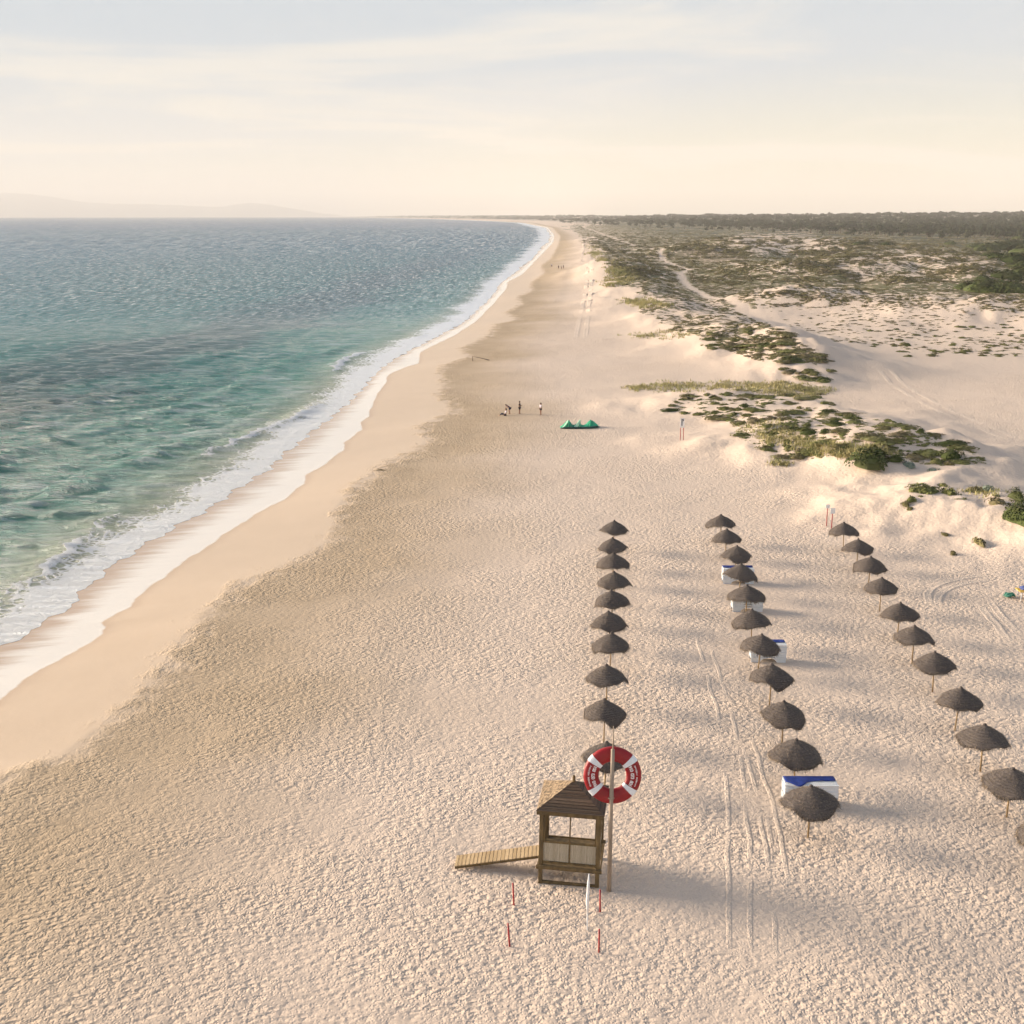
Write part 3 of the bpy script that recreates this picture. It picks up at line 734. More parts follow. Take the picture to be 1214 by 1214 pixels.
for P, n, lab, grp, (s0, s1), h in REG:
    px, py = sample_poly(P, n, r, clump_d)
    X, Y, Z = hit(px, py)
    for i in range(n):
        s = r.uniform(s0, s1) * (.7 + .6 * r.random())
        ms = SH if r.random() < .62 else (SHS if r.random() < .75 else SHD)
        shrub(ms, i, X[i], Y[i], Z[i], s * r.uniform(1, 1.7), s * r.uniform(.8, 1.3), h * r.uniform(.6, 1.1), lab, grp)

# uncounted ground scrub further back: many small clumps in one mesh
def scrub_field():
    r = np.random.default_rng(9); parts = []
    def many(px, py, s0, s1, hh, nl, leaf):
        X, Y, Z = hit(px, py)
        n = len(X); proto = []
        for k in range(8):
            rr = np.random.default_rng(200 + k); proto.append(join([core(1, 1, .5, rr, 6, 3), leaf_cloud(nl, 1, 1, .55, leaf, rr)]))
        d, _ = seg_d(X, Y, PATH)
        for k in range(8):
            m = (np.arange(n) % 8 == k) & (d > 2.0)
            c = int(m.sum())
            if not c: continue
            v, f = proto[k]; s = r.uniform(s0, s1, c) * np.clip(Y[m] / 400, .8, 2.2)
            a = r.random(c) * 6.28; ex = r.uniform(1, 1.8, c)
            vx = v[None, :, 0] * np.cos(a)[:, None] - v[None, :, 1] * np.sin(a)[:, None]
            vy = v[None, :, 0] * np.sin(a)[:, None] + v[None, :, 1] * np.cos(a)[:, None]
            V = np.stack([vx * (s * ex)[:, None] + X[m][:, None], vy * s[:, None] + Y[m][:, None], v[None, :, 2] * (s * hh)[:, None] + Z[m][:, None] - .05], -1).reshape(-1, 3)
            Fc = (f[None] + (np.arange(c) * len(v))[:, None, None]).reshape(-1, 3)
            parts.append((V, Fc))
    # cover-weighted samples
    N = 42000
    px = r.uniform(680, 1240, N); py = 262 + (430 - 262) * r.random(N) ** 1.15
    X, Y, Z = hit(px, py)
    cv = cover(X, Y, Z)
    keep = r.random(N) < (cv * .75 + .0) * (.35 + 1.1 * (vnoise(X / 7, Y / 12) > .38))
    far = py < 335
    many(px[keep & far], py[keep & far], .38, .95, .85, 26, .42)
    many(px[keep & ~far], py[keep & ~far], .30, .80, .8, 44, .30)
    V, Fc = join(parts)
    tag(link('scrub', mesh_np('scrub', V, Fc, [M['scrub']], False)), 'low green brown scrub covering the dunes behind the beach', 'scrub', kind='stuff')
    parts.clear()
    P = D1P
    px, py = sample_poly(P, 1100, r, clump_d); many(px, py, .16, .50, .75, 60, .30)
    px, py = sample_poly([(1060, 575), (1214, 585), (1214, 600), (1080, 590)], 16, r); many(px, py, .25, .5, .7, 60, .3)
    V, Fc = join(parts)
    tag(link('ground_cover', mesh_np('ground_cover', V, Fc, [M['shrub']], False)), 'small creeping plants scattered over the central dune', 'ground cover', kind='stuff')
scrub_field()

def grass_field():
    r = np.random.default_rng(13); Vs = []; Fs = []; o = 0
    areas = [([(738, 459), (790, 454), (860, 453), (930, 453), (990, 462), (960, 472), (880, 463), (800, 464), (750, 463)], 1500),
             ([(930, 520), (990, 524), (1050, 530), (1060, 540), (1000, 543), (950, 538)], 700),
             ([(905, 545), (940, 548), (930, 553)], 60), ([(870, 505), (930, 500), (960, 520), (920, 530)], 260),
             ([(1145, 580), (1190, 584), (1170, 590)], 60),
             ([(712, 303), (735, 318), (752, 333), (735, 340), (715, 338), (726, 326)], 900), ([(698, 284), (716, 310), (704, 306)], 500),
             ([(730, 352), (770, 356), (800, 364), (760, 366)], 420), ([(735, 398), (800, 392), (840, 398), (780, 402)], 160)]
    for P, n in areas:
        px, py = sample_poly(P, n, r, lambda a, b: np.clip((vnoise(a / 5, b / 1.6) - .42) * 4, 0.02, 1))
        n = int(n * .8); px = px[:n] + r.normal(0, 5, n); py = py[:n] + r.normal(0, 1.2, n)
        X, Y, Z = hit(px, py)
        for k in range(7):
            bx = X + r.normal(0, .30, n); by = Y + r.normal(0, .30, n); L = r.uniform(.18, .48, n) * np.clip(Y / 200, 1, 1.8); w = r.uniform(.03, .07, n) * np.clip(Y / 180, 1, 2.5)
            a = r.random(n) * 6.28; lean = r.uniform(.1, .6, n); b = r.random(n) * 6.28
            A = np.stack([bx - np.cos(a) * w, by - np.sin(a) * w, Z - .02], 1); B = np.stack([bx + np.cos(a) * w, by + np.sin(a) * w, Z - .02], 1)
            T = np.stack([bx + np.cos(b) * L * lean, by + np.sin(b) * L * lean, Z + L], 1)
            Vs.append(np.stack([A, B, T], 1).reshape(-1, 3)); Fs.append(np.arange(3 * n).reshape(-1, 3) + o); o += 3 * n
    tag(link('dune_grass', mesh_np('dune_grass', np.concatenate(Vs), np.concatenate(Fs), [M['grass']], False)), 'yellow green beach grass on the dune crests', 'grass', kind='stuff')
grass_field()

# ------------------------------------------------------------------ pines
def crown_mesh(seed, n=150, size=1.5):
    r = np.random.default_rng(seed); parts = []
    for k in range(6):
        a = r.random() * 6.28; q = r.uniform(.0, 2.6)
        v, f = leaf_cloud(n // 6, r.uniform(1.4, 2.4), r.uniform(1.4, 2.4), r.uniform(1.4, 2.6), size, r, up=.2)
        v = v + np.array([math.cos(a) * q, math.sin(a) * q, 3.2 + r.uniform(0, 3.0)]); parts.append((v, f))
    return join(parts)
CR = [crown_mesh(300 + i) for i in range(5)]
CRM = [mesh_np('crown', v, f, [M['pine']], False) for v, f in CR]
tb = MB(); tb.tube([(0, 0, -.3), (.1, .05, 2.2), (.25, 0, 4.6), (.1, -.1, 6.2)], [.32, .24, .16, .06], 7)
tb.tube([(.2, 0, 3.2), (1.2, .5, 4.6)], [.12, .05], 5); tb.tube([(.2, 0, 3.6), (-1.0, -.6, 5.0)], [.11, .05], 5)
trunk0 = tb.build('trunk', M['bark'])
trunk_me = trunk0.data; bpy.data.objects.remove(trunk0)
def forest():
    r = np.random.default_rng(21)
    # front ranks as separate trees
    px = r.uniform(660, 1240, 300)
    base = np.interp(px, [660, 700, 800, 900, 1000, 1100, 1214], [262, 264.5, 268, 272, 276, 280, 283])
    py = base + 3 - 9.0 * r.random(300)
    X, Y, Z = hit(px, py)
    for i in range(300):
        s = r.uniform(.8, 1.45) * np.clip(Y[i] / 1500, .8, 1.3)
        e = empty('pine_tree', (X[i], Y[i], Z[i]), r.random() * 6.28); e.scale = (s * 1.15, s * 1.15, s * .95)
        tag(e, 'dark green pine in the front ranks of the distant wood', 'tree', 'pines along the front of the distant wood')
        link('trunk', trunk_me, e); link('crown', CRM[i % 5], e)
    # the mass behind
    N = 7000; parts = []
    Yd = 1 / r.uniform(1 / 9000, 1 / 1350, N); ux = r.uniform(-.03, .47, N)
    Xd = ux * Yd
    inl = Xd - cvf(Yd)
    m = inl > 90; Xd, Yd = Xd[m], Yd[m]
    pyb = np.interp(607 + F * Xd / (Yd * CP), [660, 700, 800, 900, 1000, 1100, 1214], [262, 264.5, 268, 272, 276, 280, 283]) - 1 + 7 * (r.random(len(Xd)) < .15) * r.random(len(Xd))
    Zd = ground(Xd, Yd); _, pp = project(Xd, Yd, Zd); m = pp < pyb; Xd, Yd, Zd = Xd[m], Yd[m], Zd[m]
    # far strip of wood along the curving bay
    n2 = 900; Y2 = r.uniform(3500, 17000, n2); X2 = cvf(Y2) + r.uniform(60, 900, n2) * (Y2 / 8000 + .2); Z2 = ground(X2, Y2)
    Xd = np.concatenate([Xd, X2]); Yd = np.concatenate([Yd, Y2]); Zd = np.concatenate([Zd, Z2])
    for k in range(5):
        v, f = CR[k]; sel = np.arange(len(f)) % 2 == 0
        v = v.reshape(-1, 3, 3)[sel].reshape(-1, 3) ; f = np.arange(len(v)).reshape(-1, 3)
        c = v.reshape(-1, 3, 3).mean(1, keepdims=True); v = (c + (v.reshape(-1, 3, 3) - c) * 1.35).reshape(-1, 3)
        idx = np.arange(k, len(Xd), 5); cn = len(idx)
        s = r.uniform(.8, 1.5, cn) * np.clip(Yd[idx] / 2000, .8, 2.6); a = r.random(cn) * 6.28; sz = r.uniform(.7, 1.2, cn) * 1.1 + .6 * (r.random(cn) < .12)
        vx = v[None, :, 0] * np.cos(a)[:, None] - v[None, :, 1] * np.sin(a)[:, None]; vy = v[None, :, 0] * np.sin(a)[:, None] + v[None, :, 1] * np.cos(a)[:, None]
        V = np.stack([vx * s[:, None] + Xd[idx][:, None], vy * s[:, None] + Yd[idx][:, None], (v[None, :, 2] - 1.5) * sz[:, None] + Zd[idx][:, None]], -1).reshape(-1, 3)
        parts.append((V, (f[None] + (np.arange(cn) * len(v))[:, None, None]).reshape(-1, 3)))
    V, Fc = join(parts)
    tag(link('pine_wood', mesh_np('pine_wood', V, Fc, [M['pine']], False)), 'far pine wood closing the horizon on the right', 'wood', kind='stuff')
    # big evergreen bushes between the dunes at the right edge
    B = [(1172, 345, 30), (1200, 346, 26), (1150, 342, 16), (1190, 330, 20), (1213, 325, 22), (1166, 333, 14), (1200, 310, 22), (1222, 300, 24), (1212, 318, 16),
         (1170, 298, 18), (1185, 296, 20), (1200, 292, 18), (1160, 294, 12), (1127, 290, 9), (1178, 305, 14), (1019, 290, 8), (1050, 291, 9), (1213, 283, 16)]
    bx, by, bz = hit([b[0] for b in B], [b[1] for b in B])
    for i, (px_, py_, hw) in enumerate(B):
        rx = hw / F * by[i] * .85
        shrub(SHD, i, bx[i], by[i], bz[i], rx, rx * 1.2, min(rx * .42, 4.5), 'big dark evergreen bush between the grassy dunes and the wood at the right edge', 'dark evergreen bushes at the right edge', 'evergreen_bush', 'bush')
forest()

# ------------------------------------------------------------------ thatched parasols
def canopy_mesh(seed, mode):
    r = np.random.default_rng(seed); nu, nv = 72, 14
    ph = r.random(6) * 6.28
    V = []
    def surf(t, a, low=0.0):
        rad = 1.30 * t * (1 + .035 * math.sin(2 * a + ph[0]) + .03 * math.sin(3 * a + ph[1]))
        droop = .10 * max(0, math.sin(2 * a + ph[2])) + .07 * math.sin(3 * a + ph[3]) + .035 * math.sin(7 * a + ph[4])
        if mode == 1: droop += .30 * max(0, math.cos(a - ph[5])) ** 8          # one hanging torn corner
        if mode == 2: droop += .26 * max(0, -math.cos(2 * (a - ph[5]))) ** 3    # two sagging lobes
        z = 2.47 - .10 * t - .62 * t ** 1.15 + .03 * math.exp(-(t / .12) ** 2)
        z -= droop * t ** 5 * 1.2 + (.10 * t ** 8)
        z += .018 * math.sin(t * 34) * t + .03 * (vnoise(a * 5 + seed, t * 9) - .5) * (t > .1)
        return rad * math.cos(a), rad * math.sin(a), z - low
    for layer in (0, 1):
        for j in range(nv + 1):
            t = max(j / nv, .02)
            for k in range(nu):
                a = 2 * math.pi * k / nu
                V.append(surf(t * (1 if layer == 0 else .97), a, layer * (.035 + .06 * (1 - t) )))
    Fc = []
    for layer in (0, 1):
        o = layer * (nv + 1) * nu
        for j in range(nv):
            for k in range(nu):
                q = (o + j * nu + k, o + (j + 1) * nu + k, o + (j + 1) * nu + (k + 1) % nu, o + j * nu + (k + 1) % nu)
                Fc.append(q if layer == 0 else q[::-1])
    o2 = (nv + 1) * nu
    for k in range(nu):
        Fc.append((nv * nu + k, o2 + nv * nu + k, o2 + nv * nu + (k + 1) % nu, nv * nu + (k + 1) % nu))
    Fc.append(tuple(range(nu)))
    # loose straws standing off the surface and hanging at the rim
    n0 = len(V)
    for i in range(2200):
        a = r.random() * 6.28; t = r.random() ** .5 * .97 + .03; rim = i < 560
        if rim: t = r.uniform(.94, 1.01)
        p = Vector(surf(t, a)); ou = Vector((math.cos(a), math.sin(a), 0)); tn = Vector((-math.sin(a), math.cos(a), 0))
        L = r.uniform(.10, .28) if rim else r.uniform(.07, .18)
        d = (ou * r.uniform(.5, 1) + Vector((0, 0, -1)) * r.uniform(.3, .9) + tn * r.uniform(-.4, .4)).normalized() if rim else (ou * .8 + Vector((0, 0, -.28)) + tn * r.uniform(-.5, .5) + Vector((0, 0, r.uniform(0, .35)))).normalized()
        w = r.uniform(.006, .016)
        n = len(V); V += [tuple(p - tn * w), tuple(p + tn * w), tuple(p + d * L)]; Fc.append((n, n + 1, n + 2))
    me = bpy.data.meshes.new('canopy'); me.from_pydata(V, [], Fc); me.materials.append(M['thatch'])
    sa = me.attributes.new('straw', 'FLOAT', 'POINT'); sa.data.foreach_set('value', (np.arange(len(V)) >= n0).astype(np.float32))
    sm = np.zeros(len(Fc), bool); sm[:2 * nv * nu] = True; me.polygons.foreach_set('use_smooth', sm)
    return me
CAN = [canopy_mesh(s, m) for s, m in [(1, 0), (2, 0), (3, 1), (4, 0), (5, 2), (6, 0), (7, 1), (8, 0)]]
def make_parasol():
    root = empty('beach_umbrella', (0, 0, 0)); 
    p = MB(); p.tube([(0, 0, -.1), (.01, 0, .9), (0, 0, 1.8), (0, 0, 2.40)], [.042, .04, .038, .03], 10); p.build('pole', M['stick'], root, True)
    link('canopy', CAN[0], root)
    s = MB()
    for k in range(8):
        a = k * math.pi / 4; s.tube([(.03 * math.cos(a), .03 * math.sin(a), 2.25), (1.12 * math.cos(a), 1.12 * math.sin(a), 1.66)], .012, 5)
    s.build('rib_frame', M['stick'], root)
    c = MB(); c.tube([(0, 0, 2.44), (0, 0, 2.53), (.01, 0, 2.56)], [.10, .08, .03], 10); c.build('top_knot', M['thatch'], root, True)
    return root
proto = make_parasol()
ORD = ['nearest', 'second', 'third', 'fourth', 'fifth', 'sixth', 'seventh', 'eighth', 'ninth', 'tenth', 'eleventh', 'twelfth']
ROWS = {
    'left': [(718, 878), (717, 827), (720, 787), (724, 749), (724, 723), (727, 698), (729, 676), (727, 654), (727, 636), (728, 616)],
    'middle': [(962, 930), (945, 874), (930, 829), (915, 786), (901, 750), (893, 721), (886, 692), (878, 667), (873, 645), (861, 626), (856, 609)],
    'right': [(1246, 966), (1200, 908), (1168, 858), (1137, 813), (1110, 771), (1085, 740), (1067, 713), (1046, 683), (1032, 658), (1018, 638), (1002, 619)],
}
MODE = {('left', 1): 4, ('left', 4): 2, ('middle', 2): 6, ('middle', 7): 6, ('right', 3): 2, ('right', 1): 3}
SCL = {('left', 1): .84, ('left', 0): .92, ('middle', 0): 1.0, ('middle', 1): .99, ('right', 2): .99, ('right', 1): .98, ('right', 0): .98}
EXTRA = {('left', 0): ', behind the life ring', ('left', 1): ', with sagging edge', ('middle', 0): ', below the blue canvas', ('right', 0): ', cut by the right edge',
         ('right', 3): ', corner torn'}
cnt = 0
def copy_tree(o, parent=None):
    c = o.copy(); col.objects.link(c)
    if parent: c.parent = parent
    for ch in list(o.children): copy_tree(ch, c)
    return c
for row, pts in ROWS.items():
    for k, (px, py) in enumerate(pts):
        x, y = at(px, py, 2.58)
        o = proto if cnt == 0 else copy_tree(proto)
        o.location = (x, y, float(ground(np.array([x]), np.array([y]))[0])); o.rotation_euler = (R(random.uniform(-2.5, 2.5)), R(random.uniform(-2, 3.5)), random.random() * 6.28)
        if (row, k) == ('left', 1): o.rotation_euler = (0, 0, 1.2)
        s = SCL.get((row, k), random.uniform(.89, .96)); o.scale = (s, s, 1)
        for ch in o.children:
            if ch.name.startswith('canopy'): ch.data = CAN[MODE.get((row, k), (cnt * 5 + 3) % 8)]
        last = len(pts) - 1
        w = 'farthest' if k == last else ORD[k]
        tag(o, f'{w} thatched parasol of the {row} row{"" if k in (0, last) else " from the near end"}{EXTRA.get((row, k), "")}', 'parasol', 'thatched parasols in three rows')
        cnt += 1

# ------------------------------------------------------------------ stacked sunbeds
def sunbed_parts(L=2.25, Wd=.72):
    """one plastic lounger: slatted deck, rim and arched side skirts, origin under its middle"""
    f = MB(); T = .10
    def skirt(y):
        n = 24; top = []; bot = []
        for i in range(n + 1):
            x = -L / 2 + L * i / n; u = abs(x) / (L / 2)
            arch = .30 * math.sqrt(max(0, 1 - (x / (L * .24)) ** 2)) if abs(x) < L * .24 else 0
            top.append((x, .36)); bot.append((x, max(.0, arch)))
        V = []
        for yy in (y - .015, y + .015):
            V += [(x, yy, z) for x, z in top] + [(x, yy, z) for x, z in bot]
        m = n + 1; Fc = []
        for i in range(n):
            Fc += [(m + i, m + i + 1, i + 1, i), (2 * m + i, 2 * m + i + 1, 3 * m + i + 1, 3 * m + i), (i, i + 1, 2 * m + i + 1, 2 * m + i), (m + i + 1, m + i, 3 * m + i, 3 * m + i + 1)]
        Fc += [(0, 2 * m, 3 * m, m), (n, m + n, 3 * m + n, 2 * m + n)]
        f.add(V, Fc)
    skirt(-Wd / 2 + .02); skirt(Wd / 2 - .02)
    for x in (-L / 2 + .03, L / 2 - .03): f.box((x, 0, .30), (.05, Wd - .08, .10))
    f.box((0, -Wd / 2 - .005, .345), (L + .05, .07, .035)); f.box((0, Wd / 2 - .005, .345), (L + .03, .035, .04))
    d = MB()
    for i in range(26):
        x = -L / 2 + .10 + i * (L - .2) / 25; d.box((x, 0, .352), (.055, Wd - .10, .02))
    return f, d
f_, d_ = sunbed_parts()
bed0 = empty('sunbed', (0, 0, 0)); f_.build('frame', M['plast'], bed0); d_.build('slatted_deck', M['plast'], bed0)
def canvas(name, x, y, z, L, Wd, sag, label):
    nu, nv = 28, 8; V = []
    for j in range(nv + 1):
        for i in range(nu + 1):
            u = i / nu; v = j / nv
            X = (u - .5) * L; Yv = Wd / 2 - v * Wd * .55
            front = sag * math.exp(-((u - .24) / .17) ** 2) * v
            Yv -= front * .9
            Z = .02 + .015 * math.sin(u * 21) * v
            if v > .99: Z -= .01
            V.append((X, Yv, Z))
    Fc = [(j * (nu + 1) + i, (j + 1) * (nu + 1) + i, (j + 1) * (nu + 1) + i + 1, j * (nu + 1) + i + 1) for j in range(nv) for i in range(nu)]
    # back flap
    b = len(V)
    for i in range(nu + 1): V.append(((i / nu - .5) * L, Wd / 2 + .03, -.25 - .03 * math.sin(i * .9)))
    Fc += [(i, i + 1, b + i + 1, b + i) for i in range(nu)]
    me = bpy.data.meshes.new(name); me.from_pydata(V, [], Fc); me.materials.append(M['blue'])
    for p in me.polygons: p.use_smooth = True
    o = link(name, me); o.location = (x, y, z); md = o.modifiers.new('thick', 'SOLIDIFY'); md.thickness = .02
    tag(o, label, 'canvas cover')
STK = [(961, 957, 6, 'nearest stack under blue canvas', .62, 2.45, 'nearest'), (911, 785, 6, 'stack beside the fifth middle row parasol', .10, 2.15, 'second nearest'),
       (886, 725, 6, 'stack below the seventh middle row parasol', 0, 2.1, 'third nearest'), (875, 692, 6, 'stack behind the eighth middle row parasol', .12, 2.3, 'farthest')]
firstbed = True
for (px, py, n, where, sag, L, nn) in STK:
    x, y = at(px, py); y += .35; zg = float(ground(np.array([x]), np.array([y]))[0]); rz = R(random.uniform(-3, 2))
    for k in range(n):
        o = bed0 if firstbed else copy_tree(bed0); firstbed = False
        o.location = (x + random.uniform(-.02, .02), y + random.uniform(-.015, .015), zg + k * .165 - .02); o.rotation_euler = (0, 0, rz + random.uniform(-.012, .012)); o.scale = (L / 2.25, 1.15, 1)
        pos = 'lowest' if k == 0 else 'topmost' if k == n - 1 else ORD[k] + ' from the ground'
        tag(o, f'white plastic sunbed, {pos} in the {where}', 'sunbed', 'stacked white sunbeds')
    if sag: canvas('canvas_cover', x, y, zg + (n - 1) * .165 + .37, L * .97, .84, sag, f'royal blue canvas lying on the {nn} white sunbed stack')

# ------------------------------------------------------------------ lifeguard hut
hut = empty('lifeguard_hut', (2.5, 45.45, 0), R(-8.2)); hut.rotation_euler[1] = R(1.0); tag(hut, 'brown timber lifeguard hut on posts with a board roof and cane panels', 'hut')
HW, HD, FL, EV = 1.25, 1.2, .82, 3.36
for (sx, sy) in ((-1, -1), (1, -1), (1, 1), (-1, 1)):
    b = MB(); b.box((sx * (HW - .07), sy * (HD - .07), (EV - .1) / 2 - .05), (.17, .17, EV + .1)); b.build('post', M['dwood'], hut, bevel=.01)
b = MB(); b.box((0, 0, FL - .03), (2 * HW - .02, 2 * HD - .02, .05)); b.build('floor', M['dwood'], hut)
for sy in (-1, 1):
    b = MB(); b.box((0, sy * (HD + .045), FL - .05), (2 * HW + .22, .07, .17)); b.build('floor_beam', M['dwood'], hut, bevel=.008)
for sx in (-1, 1):
    b = MB(); b.box((sx * (HW + .045), 0, FL - .06), (.07, 2 * HD + .01, .15)); b.build('floor_beam', M['dwood'], hut, bevel=.008)
def wallrail(sign, axis):
    """rail, mullion and cane panels on one side"""
    q = Matrix.Rotation(axis, 3, 'Z'); 
    rail = MB(); half = HW - .16
    dist = HD - .07 if abs(math.sin(axis)) < .5 else HW - .07
    for z, hh in ((1.90, .08), (3.20, .14), (.97, .09)): rail.box(q @ Vector((0, -dist, z)), (2 * half, .09, hh), q)
    for z0, z1 in ((1.01, 1.86), (1.94, 3.13)):
        for xm in ((0,) if z0 > 1.5 else (0,)): rail.box(q @ Vector((xm, -dist, (z0 + z1) / 2)), (.055, .06, z1 - z0), q)
    rail.box(q @ Vector((-half + .03, -dist, 2.53)), (.06, .05, 1.18), q); rail.box(q @ Vector((half - .03, -dist, 2.53)), (.06, .05, 1.18), q)
    rail.build('wall_frame', M['dwood'], hut)
    for s_ in (-1, 1):
        p = MB(); w = half - .03
        p.box((0, 0, 0), (w, .02, .84)); o = p.build('cane_panel', M['reed'], hut)
        o.location = q @ Vector((s_ * (.03 + w / 2), -dist + .01, 1.435)); o.rotation_euler = (0, 0, axis)
wallrail(-1, 0); wallrail(0, math.pi / 2)
b = MB(); b.box((0, HD - .07, 3.18), (2 * HW - .32, .09, .16)); b.build('wall_frame', M['dwood'], hut)
b = MB(); b.box((0, -HD + .05, .05), (2 * HW - .3, .10, .12)); b.build('ground_beam', M['dwood'], hut)
# roof: four board slopes with overlapping courses
rf = MB(); ap = 4.13; e = .13
n = 11
for side in range(4):
    q = Matrix.Rotation(side * math.pi / 2, 3, 'Z')
    A, B = (HW + e, HD + e) if side % 2 == 0 else (HD + e, HW + e)
    for k in range(n):
        if side == 3: continue
        t0 = k / n; t1 = (k + 1) / n + .012
        z0 = EV + (ap - EV) * t0; z1 = EV + (ap - EV) * min(t1, 1)
        a0, b0 = A * (1 - t0) + .02, B * (1 - t0) + .02; a1, b1 = A * (1 - min(t1, 1)) + .005, B * (1 - min(t1, 1)) + .005
        P = [(-a0, -b0, z0 + .02), (a0, -b0, z0 + .02), (a1, -b1, z1), (-a1, -b1, z1), (-a0, -b0, z0 - .01), (a0, -b0, z0 - .01)]
        rf.add([q @ Vector(p) for p in P], [(0, 1, 2, 3), (4, 5, 1, 0)])
rf.add([(-HW - e, -HD - e, EV - .012), (HW + e, -HD - e, EV - .012), (HW + e, HD + e, EV - .012), (-HW - e, HD + e, EV - .012)], [(0, 3, 2, 1)])
roof = rf.build('roof', M['roofb'], hut)
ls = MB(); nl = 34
for k in range(nl):                      # laths running up the seaward slope, coloured paler than the other slopes
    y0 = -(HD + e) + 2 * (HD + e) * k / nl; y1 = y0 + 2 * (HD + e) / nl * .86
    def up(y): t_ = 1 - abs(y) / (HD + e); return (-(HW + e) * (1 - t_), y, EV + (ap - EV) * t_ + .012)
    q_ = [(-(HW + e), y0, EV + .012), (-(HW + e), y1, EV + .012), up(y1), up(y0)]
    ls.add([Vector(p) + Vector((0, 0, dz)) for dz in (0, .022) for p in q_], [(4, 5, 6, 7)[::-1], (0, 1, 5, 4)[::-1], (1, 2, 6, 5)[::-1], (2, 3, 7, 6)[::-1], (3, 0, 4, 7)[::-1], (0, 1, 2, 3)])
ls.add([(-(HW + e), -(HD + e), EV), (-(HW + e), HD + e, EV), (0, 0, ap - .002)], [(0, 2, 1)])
tag(ls.build('pale_laths', simple('pale_lath', (.27, .19, .115), .8, .7, 9), roof), 'pale laths on the left roof slope')
b = MB()
for s_ in (-1, 1):
    b.box((0, s_ * (HD + e - .03), EV - .10), (2 * (HW + e), .05, .17)); b.box((s_ * (HW + e - .03), 0, EV - .10), (.05, 2 * (HD + e) - .12, .17))
b.build('fascia', M['dwood'], roof)
b = MB(); b.tube([(0, 0, ap - .12), (0, 0, ap + .26)], [.07, .055], 8); b.build('finial', M['dwood'], roof)
# ramp
q = Vector((1.0 - hut.location.x, 45.62 - hut.location.y, .74)); p0 = Vector((-2.42 - hut.location.x, 45.72 - hut.location.y, .06))
Mi = Matrix.Rotation(R(6.2), 3, 'Z'); q = Mi @ q + Vector((.16, 0, .03)); p0 = Mi @ p0
d = q - p0; Lr = d.length; mid = (p0 + q) / 2
b = MB()
nb = 22
for i in range(nb): b.box((-Lr / 2 + (i + .5) * Lr / nb, 0, .03), (Lr / nb - .014, .88, .035))
rmp = b.build('ramp', M['rampb'], hut); rmp.location = mid; rmp.rotation_mode = 'QUATERNION'; rmp.rotation_quaternion = d.to_track_quat('X', 'Z')
b = MB()
for s_ in (-1, 1): b.box((0, s_ * .38, -.05), (Lr, .05, .115))
b.build('stringer', M['dwood'], rmp)

# ------------------------------------------------------------------ pole and giant life ring
px0, py0 = 3.99, 43.87
pole = MB(); pole.tube([(0, 0, -.2), (.0, 0, 3), (.03, 0, 6.30)], [.095, .09, .075], 14)
pl = empty('tall_pole', (px0, py0, 0)); pole.build('lower_pole', M['polew'], pl, True)
p2 = MB(); p2.tube([(.03, 0, 6.25), (.035, 0, 7.30)], [.03, .022], 8); p2.build('thin_tip', M['polew'], pl, True)
tag(pl, 'tall weathered wooden pole beside the hut carrying the life ring', 'pole')
ring = empty('life_ring', (px0 + .06, py0 + .30, 5.04)); ring.rotation_euler = (R(-10), 0, 0)
tag(ring, 'giant red and white life ring hung behind the tall pole', 'life ring')
RO, RI = 1.17, .56; RM = (RO + RI) / 2; RW = (RO - RI) / 2; RT = .17
def ring_seg(mb, a0, a1, n, grow=0.0):
    V = []; m = 20
    for i in range(n + 1):
        a = a0 + (a1 - a0) * i / n
        for k in range(m):
            t = 2 * math.pi * k / m; c, s_ = math.cos(t), math.sin(t)
            rr = RM + (RW + grow) * math.copysign(abs(c) ** .75, c); yy = (RT + grow) * math.copysign(abs(s_) ** .75, s_)
            V.append((rr * math.cos(a), yy, rr * math.sin(a)))
    Fc = [(i * m + k, i * m + (k + 1) % m, (i + 1) * m + (k + 1) % m, (i + 1) * m + k) for i in range(n) for k in range(m)]
    mb.add(V, Fc)
b = MB(); ring_seg(b, 0, 2 * math.pi, 96); o = b.build('ring_body', M['red'], ring, True)
for k in range(4):
    a = R(45 + 90 * k + (-6, 6, -6, 6)[k]); b = MB(); ring_seg(b, a - .125, a + .125, 6, .012); b.build('white_band', M['band'], ring, True)
def glyphs(text, a_mid, rad, size, step, name):
    """characters set clockwise round the ring, heads outwards"""
    V = []; Fc = []
    for i, ch in enumerate(text):
        if ch == ' ': continue
        cu = bpy.data.curves.new('g', 'FONT'); cu.body = ch; cu.size = size; cu.extrude = .006; cu.offset = size * .025; cu.align_x = 'CENTER'; cu.align_y = 'CENTER'
        ob = bpy.data.objects.new('g', cu); col.objects.link(ob); bpy.context.view_layer.update()
        me = bpy.data.meshes.new_from_object(ob.evaluated_get(bpy.context.evaluated_depsgraph_get()))
        a = a_mid - (i - (len(text) - 1) / 2) * step
        ou = Vector((math.cos(a), 0, math.sin(a))); tn = Vector((math.sin(a), 0, -math.cos(a)))
        o = len(V)
        for v in me.vertices: V.append(ou * (rad + v.co.y) + tn * v.co.x + Vector((0, -RT * (1 - ((rad + v.co.y - RM) / RW) ** 2 * .18) - .012 - v.co.z, 0)))
        Fc += [tuple(o + j for j in p.vertices) for p in me.polygons]
        bpy.data.objects.remove(ob); bpy.data.curves.remove(cu); bpy.data.meshes.remove(me)
    me = bpy.data.meshes.new(name); me.from_pydata([tuple(v) for v in V], [], Fc); me.materials.append(M['letter'])
    return link(name, me, ring)
glyphs('910 073 801', math.pi, .785, .185, .098, 'phone_number')
glyphs('910 073 801', 0, .785, .185, .098, 'phone_number')
b = MB()
rr_ = random.Random(4)
